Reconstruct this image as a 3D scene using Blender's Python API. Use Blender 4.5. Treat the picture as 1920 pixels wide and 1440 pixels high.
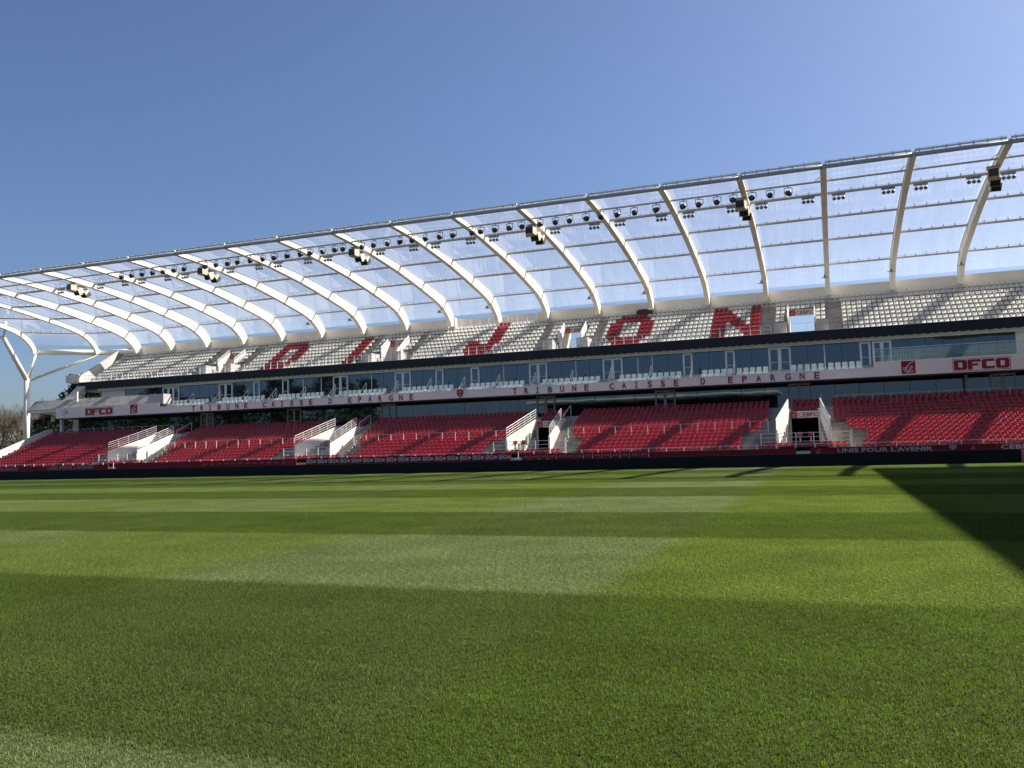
import bpy, math, random
import numpy as np
from mathutils import Vector, Matrix

random.seed(7)
R = math.radians
sc = bpy.context.scene
COL = sc.collection
for o in list(bpy.data.objects):
    bpy.data.objects.remove(o)

# ------------------------------------------------------------------ camera
CAM = Vector((0.0, 0.0, 2.04))
yaw, pit, rol = R(20.57762), R(4.37999821), R(-1.57947366)
cy, sy, cp, sp = math.cos(yaw), math.sin(yaw), math.cos(pit), math.sin(pit)
fwd = Vector((-sy * cp, cy * cp, sp))
rgt0 = Vector((cy, sy, 0))
up0 = rgt0.cross(fwd)
rgt = math.cos(rol) * rgt0 + math.sin(rol) * up0
upv = -math.sin(rol) * rgt0 + math.cos(rol) * up0
cam_data = bpy.data.cameras.new('camera')
cam = bpy.data.objects.new('camera', cam_data)
COL.objects.link(cam)
cam_data.sensor_width = 36.0
cam_data.lens = 1576.0025 / 1920 * 36.0
cam_data.clip_start = 0.1
cam_data.clip_end = 6000
M = Matrix((rgt, upv, -fwd)).transposed().to_4x4()
M.translation = CAM
cam.matrix_world = M
sc.camera = cam

# ------------------------------------------------------------------ sun, sky, exposure
SUN_EL, SUN_AZ = R(41.5), R(44.0)          # azimuth measured from +X towards +Y
sun_dir = Vector((math.cos(SUN_AZ) * math.cos(SUN_EL), math.sin(SUN_AZ) * math.cos(SUN_EL), math.sin(SUN_EL)))
sl = bpy.data.lights.new('sun', 'SUN')
sl.energy = 5.0
sl.angle = R(0.53)
sl.color = (1.0, 0.93, 0.80)
so = bpy.data.objects.new('sun', sl)
COL.objects.link(so)
so.rotation_euler = sun_dir.to_track_quat('Z', 'Y').to_euler()
so.location = (60, 30, 60)
world = bpy.data.worlds.new('World')
sc.world = world
world.use_nodes = True
wn = world.node_tree
wn.nodes.clear()
sky = wn.nodes.new('ShaderNodeTexSky')
sky.sky_type = 'NISHITA'
sky.sun_disc = False
sky.sun_elevation = SUN_EL
sky.sun_rotation = math.pi / 2 - SUN_AZ   # clockwise from +Y
sky.air_density = 1.0
sky.dust_density = 1.5
sky.ozone_density = 6.5
bg = wn.nodes.new('ShaderNodeBackground')
bg.inputs['Strength'].default_value = 0.053
wo = wn.nodes.new('ShaderNodeOutputWorld')
wb = wn.nodes.new('ShaderNodeMix')          # camera white balance, the same for the whole sky
wb.data_type = 'RGBA'
wb.blend_type = 'MULTIPLY'
wb.inputs['Factor'].default_value = 1.0
wb.inputs['B'].default_value = (1.0, 0.96, 1.0, 1)
wn.links.new(sky.outputs[0], wb.inputs['A'])
wn.links.new(wb.outputs['Result'], bg.inputs[0])
wn.links.new(bg.outputs[0], wo.inputs[0])
sc.view_settings.view_transform = 'Standard'
sc.view_settings.look = 'None'
sc.view_settings.exposure = 1.2
sc.view_settings.gamma = 1.0
sc.view_settings.use_curve_mapping = False
sc.cycles.max_bounces = 6
sc.cycles.transparent_max_bounces = 16
sc.cycles.caustics_reflective = False
sc.cycles.caustics_refractive = False
sc.cycles.use_denoising = True

# ------------------------------------------------------------------ materials
def mat(name, col, rough=0.6, spec=0.5, metal=0.0, var=0.0, vscale=1.5, bump=0.0, bscale=30.0, streak=False, trans=0.0):
    m = bpy.data.materials.new(name)
    m.use_nodes = True
    nt = m.node_tree
    b = nt.nodes['Principled BSDF']
    b.inputs['Base Color'].default_value = (*col, 1)
    b.inputs['Roughness'].default_value = rough
    b.inputs['Specular IOR Level'].default_value = spec
    b.inputs['Metallic'].default_value = metal
    geo = None
    if var > 0 or bump > 0:
        geo = nt.nodes.new('ShaderNodeNewGeometry')
    if var > 0:
        mp = nt.nodes.new('ShaderNodeMapping')
        mp.inputs['Scale'].default_value = (1, 1, 0.25) if streak else (1, 1, 1)
        nt.links.new(geo.outputs['Position'], mp.inputs['Vector'])
        n = nt.nodes.new('ShaderNodeTexNoise')
        n.inputs['Scale'].default_value = vscale
        n.inputs['Detail'].default_value = 5
        nt.links.new(mp.outputs[0], n.inputs['Vector'])
        mr = nt.nodes.new('ShaderNodeMapRange')
        mr.inputs['From Min'].default_value = 0.3
        mr.inputs['From Max'].default_value = 0.7
        mr.inputs['To Min'].default_value = 1 - var
        mr.inputs['To Max'].default_value = 1 + var * 0.4
        nt.links.new(n.outputs['Fac'], mr.inputs['Value'])
        mx = nt.nodes.new('ShaderNodeVectorMath')
        mx.operation = 'SCALE'
        mx.inputs[0].default_value = col
        nt.links.new(mr.outputs[0], mx.inputs['Scale'])
        nt.links.new(mx.outputs[0], b.inputs['Base Color'])
    if bump > 0:
        n2 = nt.nodes.new('ShaderNodeTexNoise')
        n2.inputs['Scale'].default_value = bscale
        nt.links.new(geo.outputs['Position'], n2.inputs['Vector'])
        bp = nt.nodes.new('ShaderNodeBump')
        bp.inputs['Strength'].default_value = bump
        bp.inputs['Distance'].default_value = 0.02
        nt.links.new(n2.outputs['Fac'], bp.inputs['Height'])
        nt.links.new(bp.outputs[0], b.inputs['Normal'])
    if trans > 0:                          # thin plastic that lets light through
        tr = nt.nodes.new('ShaderNodeBsdfTranslucent')
        tr.inputs[0].default_value = (*[min(1, c * 1.15) for c in col], 1)
        ms = nt.nodes.new('ShaderNodeMixShader')
        ms.inputs[0].default_value = trans
        out = nt.nodes['Material Output']
        nt.links.new(b.outputs[0], ms.inputs[1])
        nt.links.new(tr.outputs[0], ms.inputs[2])
        nt.links.new(ms.outputs[0], out.inputs[0])
    return m

MT = {
    'steel': mat('painted steel', (0.87, 0.83, 0.73), 0.45, 0.4, var=0.06, vscale=0.6),
    'tube': mat('painted edge tube', (0.46, 0.46, 0.48), 0.45, 0.5, var=0.1),
    'purlin': mat('purlin paint', (0.50, 0.47, 0.44), 0.5, 0.4, var=0.1),
    'concrete': mat('terrace concrete', (0.40, 0.38, 0.34), 0.9, 0.2, var=0.3, vscale=1.2, bump=0.2),
    'riser': mat('riser concrete', (0.36, 0.34, 0.31), 0.9, 0.2, var=0.3),
    'white': mat('white render', (0.74, 0.70, 0.65), 0.8, 0.2, var=0.14, vscale=0.9, streak=True),
    'fascia': mat('fascia panel', (0.87, 0.80, 0.78), 0.5, 0.4, var=0.05, vscale=0.5),
    'wallgrey': mat('parapet panel', (0.80, 0.74, 0.67), 0.7, 0.3, var=0.10, vscale=0.5, streak=True),
    'rail': mat('rail paint', (0.78, 0.77, 0.75), 0.4, 0.5),
    'frame': mat('window frame', (0.78, 0.79, 0.80), 0.4, 0.5),
    'frameb': mat('grey door frame', (0.44, 0.43, 0.43), 0.5, 0.4),
    'black': mat('black sheet', (0.006, 0.007, 0.011), 0.7, 0.3, var=0.2),
    'navy': mat('navy band', (0.008, 0.011, 0.022), 0.6, 0.3, var=0.2),
    'lamp': mat('lamp black', (0.012, 0.012, 0.014), 0.45, 0.5),
    'lampg': mat('lamp grey', (0.17, 0.175, 0.185), 0.4, 0.5),
    'cream': mat('speaker cream', (0.66, 0.60, 0.50), 0.6, 0.4, var=0.1),
    'panelgrey': mat('grey panel', (0.50, 0.48, 0.47), 0.7, 0.3, var=0.1, vscale=0.6),
    'red': mat('red print', (0.30, 0.012, 0.022), 0.6, 0.3, var=0.12, vscale=0.8),
    'redletter': mat('red letter', (0.27, 0.010, 0.022), 0.45, 0.4),
    'seatred': mat('red seat plastic', (0.47, 0.028, 0.048), 0.28, 0.6, var=0.18, vscale=3.1, trans=0.42),
    'seatwhite': mat('white seat plastic', (0.88, 0.87, 0.85), 0.4, 0.4, var=0.10, vscale=3.1, trans=0.55),
    'seatvip': mat('pale seat', (0.78, 0.82, 0.77), 0.5, 0.4, var=0.06, vscale=3.1),
    'bracket': mat('seat bracket', (0.05, 0.05, 0.055), 0.5, 0.4),
    'whiteprint': mat('white print', (0.62, 0.60, 0.60), 0.6, 0.3),
    'greyprint': mat('faded print', (0.42, 0.38, 0.40), 0.6, 0.3),
    'pinkprint': mat('pink print', (0.50, 0.24, 0.25), 0.6, 0.3),
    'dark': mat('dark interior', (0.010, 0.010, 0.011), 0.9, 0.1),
    'soffit': mat('soffit', (0.055, 0.048, 0.048), 0.8, 0.2, var=0.2),
    'bark': mat('bark', (0.15, 0.125, 0.10), 0.9, 0.1, var=0.3, vscale=0.7),
    'leaf': mat('evergreen leaf', (0.035, 0.055, 0.022), 0.7, 0.2, var=0.5, vscale=0.9),
}

def glass_mat(name, base, refl, tint=(0.62, 0.80, 1.0)):
    m = bpy.data.materials.new(name)
    m.use_nodes = True
    nt = m.node_tree
    nt.nodes.clear()
    out = nt.nodes.new('ShaderNodeOutputMaterial')
    d = nt.nodes.new('ShaderNodeBsdfDiffuse')
    d.inputs[0].default_value = (*base, 1)
    g = nt.nodes.new('ShaderNodeBsdfGlossy')
    g.inputs['Color'].default_value = (*tint, 1)
    g.inputs['Roughness'].default_value = 0.02
    lw = nt.nodes.new('ShaderNodeFresnel')
    lw.inputs['IOR'].default_value = refl
    geo = nt.nodes.new('ShaderNodeNewGeometry')
    n = nt.nodes.new('ShaderNodeTexNoise')
    n.inputs['Scale'].default_value = 0.35
    nt.links.new(geo.outputs['Position'], n.inputs['Vector'])
    bp = nt.nodes.new('ShaderNodeBump')
    bp.inputs['Strength'].default_value = 0.25
    bp.inputs['Distance'].default_value = 0.012
    nt.links.new(n.outputs['Fac'], bp.inputs['Height'])
    nt.links.new(bp.outputs[0], g.inputs['Normal'])
    mx = nt.nodes.new('ShaderNodeMixShader')
    nt.links.new(lw.outputs[0], mx.inputs[0])
    nt.links.new(d.outputs[0], mx.inputs[1])
    nt.links.new(g.outputs[0], mx.inputs[2])
    nt.links.new(mx.outputs[0], out.inputs[0])
    return m
MT['glass'] = glass_mat('window glass', (0.013, 0.017, 0.024), 2.0)
MT['glasslow'] = glass_mat('lounge glass', (0.013, 0.017, 0.022), 2.0)

def clear_mat(name, tint, glossy, milk, streak=True):
    m = bpy.data.materials.new(name)
    m.use_nodes = True
    nt = m.node_tree
    nt.nodes.clear()
    out = nt.nodes.new('ShaderNodeOutputMaterial')
    t = nt.nodes.new('ShaderNodeBsdfTransparent')
    t.inputs[0].default_value = (*tint, 1)
    tr = nt.nodes.new('ShaderNodeBsdfTranslucent')
    tr.inputs[0].default_value = (0.85, 0.88, 0.95, 1)
    g = nt.nodes.new('ShaderNodeBsdfGlossy')
    g.inputs['Roughness'].default_value = 0.04
    m1 = nt.nodes.new('ShaderNodeMixShader')
    m2 = nt.nodes.new('ShaderNodeMixShader')
    geo = nt.nodes.new('ShaderNodeNewGeometry')
    mp = nt.nodes.new('ShaderNodeMapping')
    mp.inputs['Scale'].default_value = (1.3, 0.18, 0.18)
    n = nt.nodes.new('ShaderNodeTexNoise')
    n.inputs['Scale'].default_value = 1.0
    n.inputs['Detail'].default_value = 4
    nt.links.new(geo.outputs['Position'], mp.inputs[0])
    nt.links.new(mp.outputs[0], n.inputs['Vector'])
    mr = nt.nodes.new('ShaderNodeMapRange')
    mr.inputs['From Min'].default_value = 0.35
    mr.inputs['From Max'].default_value = 0.7
    mr.inputs['To Min'].default_value = milk * 0.85
    mr.inputs['To Max'].default_value = milk * 1.2
    nt.links.new(n.outputs['Fac'], mr.inputs['Value'])
    nt.links.new(mr.outputs[0], m1.inputs[0])
    nt.links.new(t.outputs[0], m1.inputs[1])
    nt.links.new(tr.outputs[0], m1.inputs[2])
    lw = nt.nodes.new('ShaderNodeLayerWeight')
    lw.inputs['Blend'].default_value = 0.25
    fm_ = nt.nodes.new('ShaderNodeMapRange')
    fm_.inputs['To Min'].default_value = glossy
    fm_.inputs['To Max'].default_value = glossy * 4
    nt.links.new(lw.outputs['Facing'], fm_.inputs['Value'])
    nt.links.new(fm_.outputs[0], m2.inputs[0])
    nt.links.new(m1.outputs[0], m2.inputs[1])
    nt.links.new(g.outputs[0], m2.inputs[2])
    nt.links.new(m2.outputs[0], out.inputs[0])
    return m
MT['film'] = clear_mat('clear roof film', (0.97, 0.98, 1.0), 0.055, 0.10)
MT['clear'] = clear_mat('balustrade glass', (0.78, 0.88, 0.87), 0.03, 0.02)

# ------------------------------------------------------------------ mesh helpers
class MB:
    def __init__(self):
        self.v, self.f, self.mi = [], [], []
    def add(self, vs, fs, m=0):
        n = len(self.v)
        self.v += [tuple(p) for p in vs]
        self.f += [tuple(i + n for i in q) for q in fs]
        self.mi += [m] * len(fs)
        return self
    def box(self, x0, x1, y0, y1, z0, z1, m=0):
        vs = [(x0, y0, z0), (x1, y0, z0), (x1, y1, z0), (x0, y1, z0), (x0, y0, z1), (x1, y0, z1), (x1, y1, z1), (x0, y1, z1)]
        return self.add(vs, [(0, 3, 2, 1), (4, 5, 6, 7), (0, 1, 5, 4), (1, 2, 6, 5), (2, 3, 7, 6), (3, 0, 4, 7)], m)
    def hexa(self, vs, m=0):
        return self.add(vs, [(0, 3, 2, 1), (4, 5, 6, 7), (0, 1, 5, 4), (1, 2, 6, 5), (2, 3, 7, 6), (3, 0, 4, 7)], m)
    def tube(self, a, b, r, n=6, r2=None, m=0, caps=True):
        a, b = Vector(a), Vector(b)
        d = (b - a).normalized()
        u = d.cross(Vector((0, 0, 1)) if abs(d.z) < 0.95 else Vector((1, 0, 0))).normalized()
        w = d.cross(u)
        r2 = r if r2 is None else r2
        vs = [a + (u * math.cos(t) + w * math.sin(t)) * r for t in [2 * math.pi * i / n for i in range(n)]]
        vs += [b + (u * math.cos(t) + w * math.sin(t)) * r2 for t in [2 * math.pi * i / n for i in range(n)]]
        fs = [(i, (i + 1) % n, n + (i + 1) % n, n + i) for i in range(n)]
        if caps:
            fs += [tuple(range(n - 1, -1, -1)), tuple(range(n, 2 * n))]
        return self.add(vs, fs, m)
    def path(self, pts, r, n=6, m=0):
        for a, b in zip(pts[:-1], pts[1:]):
            self.tube(a, b, r, n, m=m)
        return self
    def extr_x(self, prof, x0, x1, m=0):          # prof: closed polygon in (y, z)
        n = len(prof)
        vs = [(x0, y, z) for y, z in prof] + [(x1, y, z) for y, z in prof]
        fs = [(i, (i + 1) % n, n + (i + 1) % n, n + i) for i in range(n)]
        fs += [tuple(range(n - 1, -1, -1)), tuple(range(n, 2 * n))]
        return self.add(vs, fs, m)
    def plate(self, prof, y0, y1, m=0):           # closed polygon in (x, z), thickness y0..y1
        n = len(prof)
        vs = [(x, y0, z) for x, z in prof] + [(x, y1, z) for x, z in prof]
        fs = [(i, (i + 1) % n, n + (i + 1) % n, n + i) for i in range(n)]
        fs += [tuple(range(n - 1, -1, -1)), tuple(range(n, 2 * n))]
        return self.add(vs, fs, m)
    def mesh(self, name, mats, smooth=False):
        me = bpy.data.meshes.new(name)
        me.from_pydata(self.v, [], self.f)
        for m in (mats if isinstance(mats, (list, tuple)) else [mats]):
            me.materials.append(MT[m] if isinstance(m, str) else m)
        if any(self.mi):
            me.polygons.foreach_set('material_index', self.mi)
        if smooth:
            me.polygons.foreach_set('use_smooth', [True] * len(me.polygons))
        me.update()
        return me

def link(name, me, parent=None, loc=None, rot=None):
    o = bpy.data.objects.new(name, me)
    COL.objects.link(o)
    if parent is not None:
        o.parent = parent
    if loc is not None:
        o.location = loc
    if rot is not None:
        o.rotation_euler = rot
    return o
def build(mb, name, mats, parent=None, loc=None, rot=None, smooth=False):
    return link(name, mb.mesh(name, mats, smooth), parent, loc, rot)
def tag(o, label, cat, group=None, kind=None):
    if label: o['label'] = label
    if cat: o['category'] = cat
    if group: o['group'] = group
    if kind: o['kind'] = kind
    return o
def empty(name, loc=(0, 0, 0), rot=None):
    return link(name, None, None, loc, rot)
def copy_tree(o, loc=None, rot=None, parent=None):
    c = o.copy()
    COL.objects.link(c)
    if parent is not None: c.parent = parent
    if loc is not None: c.location = loc
    if rot is not None: c.rotation_euler = rot
    for ch in o.children:
        copy_tree(ch, parent=c)
    return c
WORDS = 'zeroth first second third fourth fifth sixth seventh eighth ninth tenth eleventh twelfth thirteenth fourteenth fifteenth sixteenth seventeenth eighteenth nineteenth twentieth twenty-first twenty-second twenty-third twenty-fourth'.split()
def nth(n):
    return '%d%s' % (n, 'th' if 10 <= n % 100 <= 20 else {1: 'st', 2: 'nd', 3: 'rd'}.get(n % 10, 'th'))

def text_mesh(s, h, bold=0.0, mat_='whiteprint', width=None, depth=0.006, spacing=1.0):
    """flat lettering in the XZ plane facing -Y, cap height h, starting at x=0"""
    cu = bpy.data.curves.new('text', 'FONT')
    cu.body = s
    cu.size = 1.0
    cu.offset = bold
    cu.extrude = 0.002
    cu.space_character = spacing
    cu.resolution_u = 2
    to = bpy.data.objects.new('text', cu)
    COL.objects.link(to)
    dg = bpy.context.evaluated_depsgraph_get()
    dg.update()
    me = bpy.data.meshes.new_from_object(to.evaluated_get(dg))
    bpy.data.objects.remove(to)
    bpy.data.curves.remove(cu)
    n = len(me.vertices)
    co = np.empty(n * 3)
    me.vertices.foreach_get('co', co)
    co = co.reshape(-1, 3)
    lo, hi = co.min(0), co.max(0)
    k = h / (hi[1] - lo[1])
    kx = k if width is None else width / (hi[0] - lo[0])
    out = np.empty_like(co)
    out[:, 0] = (co[:, 0] - lo[0]) * kx
    out[:, 2] = (co[:, 1] - lo[1]) * k
    out[:, 1] = -np.where(co[:, 2] > 0, depth, 0.001)
    me.vertices.foreach_set('co', out.ravel())
    me.materials.clear()
    me.materials.append(MT[mat_])
    me.update()
    me['w'] = float((hi[0] - lo[0]) * kx)
    return me

# ------------------------------------------------------------------ ground and pitch
def rect(name, x0, x1, y0, y1, z, m):
    return tag(build(MB().add([(x0, y0, z), (x1, y0, z), (x1, y1, z), (x0, y1, z)], [(0, 1, 2, 3)]), name, m), None, None, kind='structure')

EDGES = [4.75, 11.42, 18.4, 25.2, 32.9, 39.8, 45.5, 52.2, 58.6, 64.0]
def turf_material(name, blades):
    m = bpy.data.materials.new(name)
    m.use_nodes = True
    nt = m.node_tree
    L = nt.links.new
    b = nt.nodes['Principled BSDF']
    geo = nt.nodes.new('ShaderNodeNewGeometry')
    sep = nt.nodes.new('ShaderNodeSeparateXYZ')
    nz = nt.nodes.new('ShaderNodeTexNoise')
    nz.inputs['Scale'].default_value = 11.0
    nz.inputs['Detail'].default_value = 3
    L(geo.outputs['Position'], nz.inputs['Vector'])
    wob = nt.nodes.new('ShaderNodeVectorMath')
    wob.operation = 'SUBTRACT'
    L(nz.outputs['Color'], wob.inputs[0])
    wob.inputs[1].default_value = (0.5, 0.5, 0.5)
    sc_ = nt.nodes.new('ShaderNodeVectorMath')
    sc_.operation = 'SCALE'
    sc_.inputs['Scale'].default_value = 0.28
    L(wob.outputs[0], sc_.inputs[0])
    ad = nt.nodes.new('ShaderNodeVectorMath')
    ad.operation = 'ADD'
    L(geo.outputs['Position'], ad.inputs[0])
    L(sc_.outputs[0], ad.inputs[1])
    L(ad.outputs[0], sep.inputs[0])
    my = nt.nodes.new('ShaderNodeMath')
    my.operation = 'DIVIDE'
    my.inputs[1].default_value = 70.0
    L(sep.outputs['Y'], my.inputs[0])
    def ramp(light, dark):  # mowing stripes: light and dark of the blade lean painted as colour
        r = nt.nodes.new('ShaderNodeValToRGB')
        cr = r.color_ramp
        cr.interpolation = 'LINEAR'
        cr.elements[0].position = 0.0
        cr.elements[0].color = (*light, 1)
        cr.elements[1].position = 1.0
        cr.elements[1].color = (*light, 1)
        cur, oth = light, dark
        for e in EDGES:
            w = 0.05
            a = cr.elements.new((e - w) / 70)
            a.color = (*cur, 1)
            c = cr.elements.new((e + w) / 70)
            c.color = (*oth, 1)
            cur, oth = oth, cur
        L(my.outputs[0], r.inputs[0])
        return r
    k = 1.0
    ra = ramp((0.103 * k, 0.136 * k, 0.050 * k), (0.057 * k, 0.083 * k, 0.0170 * k))     # left of the cross line, sky sheen of leaning blades put into the colour
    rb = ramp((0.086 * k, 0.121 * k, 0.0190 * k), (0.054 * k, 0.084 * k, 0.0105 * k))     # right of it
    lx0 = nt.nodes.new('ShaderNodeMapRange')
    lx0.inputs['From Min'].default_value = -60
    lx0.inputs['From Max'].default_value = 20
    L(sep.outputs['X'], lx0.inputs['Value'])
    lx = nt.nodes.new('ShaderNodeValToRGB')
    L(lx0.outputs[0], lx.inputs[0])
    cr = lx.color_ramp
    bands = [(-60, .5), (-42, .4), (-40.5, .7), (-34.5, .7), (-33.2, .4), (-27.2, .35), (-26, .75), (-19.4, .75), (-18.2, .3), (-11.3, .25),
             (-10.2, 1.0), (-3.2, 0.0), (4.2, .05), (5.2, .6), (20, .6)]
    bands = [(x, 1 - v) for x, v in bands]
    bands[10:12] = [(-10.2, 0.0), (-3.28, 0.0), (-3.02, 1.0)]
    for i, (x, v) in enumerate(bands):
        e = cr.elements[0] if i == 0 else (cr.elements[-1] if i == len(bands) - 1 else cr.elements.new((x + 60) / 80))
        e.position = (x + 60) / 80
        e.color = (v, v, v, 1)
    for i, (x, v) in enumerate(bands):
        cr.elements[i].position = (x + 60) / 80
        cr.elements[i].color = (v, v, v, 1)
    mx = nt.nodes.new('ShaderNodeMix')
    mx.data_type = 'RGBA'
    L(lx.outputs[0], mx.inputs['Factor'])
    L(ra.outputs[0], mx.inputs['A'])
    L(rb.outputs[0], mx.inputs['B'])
    # worn and yellow patches
    pz = nt.nodes.new('ShaderNodeTexNoise')
    pz.inputs['Scale'].default_value = 0.55
    pz.inputs['Detail'].default_value = 4
    L(geo.outputs['Position'], pz.inputs['Vector'])
    pr = nt.nodes.new('ShaderNodeMapRange')
    pr.inputs['From Min'].default_value = 0.30
    pr.inputs['From Max'].default_value = 0.72
    pr.inputs['To Min'].default_value = 0.82
    pr.inputs['To Max'].default_value = 1.16
    L(pz.outputs['Fac'], pr.inputs['Value'])
    p2 = nt.nodes.new('ShaderNodeTexNoise')
    p2.inputs['Scale'].default_value = 0.42
    p2.inputs['Detail'].default_value = 2
    L(geo.outputs['Position'], p2.inputs['Vector'])
    p3 = nt.nodes.new('ShaderNodeMapRange')
    p3.inputs['From Min'].default_value = 0.66
    p3.inputs['From Max'].default_value = 0.78
    p3.inputs['To Max'].default_value = 0.5
    L(p2.outputs['Fac'], p3.inputs['Value'])
    my2 = nt.nodes.new('ShaderNodeMix')
    my2.data_type = 'RGBA'
    L(p3.outputs[0], my2.inputs['Factor'])
    L(mx.outputs['Result'], my2.inputs['A'])
    my2.inputs['B'].default_value = (0.10, 0.11, 0.014, 1)
    vs = nt.nodes.new('ShaderNodeVectorMath')
    vs.operation = 'SCALE'
    L(my2.outputs['Result'], vs.inputs[0])
    fine = nt.nodes.new('ShaderNodeTexNoise')
    fine.inputs['Scale'].default_value = 14.0 if not blades else 90.0
    fine.inputs['Detail'].default_value = 6
    fine.inputs['Roughness'].default_value = 0.75
    L(geo.outputs['Position'], fine.inputs['Vector'])
    fr = nt.nodes.new('ShaderNodeMapRange')
    fr.inputs['From Min'].default_value = 0.3
    fr.inputs['From Max'].default_value = 0.7
    fr.inputs['To Min'].default_value = 0.60
    fr.inputs['To Max'].default_value = 1.42
    L(fine.outputs['Fac'], fr.inputs['Value'])
    mm = nt.nodes.new('ShaderNodeMath')
    mm.operation = 'MULTIPLY'
    L(pr.outputs[0], mm.inputs[0])
    L(fr.outputs[0], mm.inputs[1])
    mg = nt.nodes.new('ShaderNodeMath')
    mg.operation = 'MULTIPLY'
    mg.inputs[1].default_value = 1.75 if blades else 0.55
    if blades:
        ta = nt.nodes.new('ShaderNodeAttribute')
        ta.attribute_name = 'tint'
        tm = nt.nodes.new('ShaderNodeMath')
        tm.operation = 'MULTIPLY'
        L(mm.outputs[0], tm.inputs[0])
        L(ta.outputs['Fac'], tm.inputs[1])
        L(tm.outputs[0], mg.inputs[0])
    else:
        L(mm.outputs[0], mg.inputs[0])
    L(mg.outputs[0], vs.inputs['Scale'])
    L(vs.outputs[0], b.inputs['Base Color'])
    b.inputs['Roughness'].default_value = 0.7 if blades else 0.9
    b.inputs['Specular IOR Level'].default_value = 0.25 if blades else 0.1
    if blades:
        tr = nt.nodes.new('ShaderNodeBsdfTranslucent')
        L(vs.outputs[0], tr.inputs[0])
        ms = nt.nodes.new('ShaderNodeMixShader')
        ms.inputs[0].default_value = 0.52
        out = nt.nodes['Material Output']
        L(b.outputs[0], ms.inputs[1])
        L(tr.outputs[0], ms.inputs[2])
        L(ms.outputs[0], out.inputs[0])
    if not blades:
        bn = nt.nodes.new('ShaderNodeTexNoise')
        bn.inputs['Scale'].default_value = 26.0
        bn.inputs['Detail'].default_value = 5
        L(geo.outputs['Position'], bn.inputs['Vector'])
        bp = nt.nodes.new('ShaderNodeBump')
        bp.inputs['Strength'].default_value = 0.6
        bp.inputs['Distance'].default_value = 0.03
        L(bn.outputs['Fac'], bp.inputs['Height'])
        L(bp.outputs[0], b.inputs['Normal'])
    return m
MT['turf'] = turf_material('turf', False)
MT['blade'] = turf_material('grass blades', True)
MT['earth'] = mat('earth', (0.075, 0.085, 0.04), 0.95, 0.1, var=0.4, vscale=0.05)
MT['path'] = mat('asphalt apron', (0.09, 0.09, 0.09), 0.9, 0.2, var=0.2)
rect('ground', -2500, 2500, -1500, 4000, -0.03, 'earth')
rect('football_pitch', -118, 21.5, -6.0, 69.6, 0.0, 'turf')
rect('service_apron', -118, 60, 69.6, 98.5, -0.006, 'path')

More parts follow.
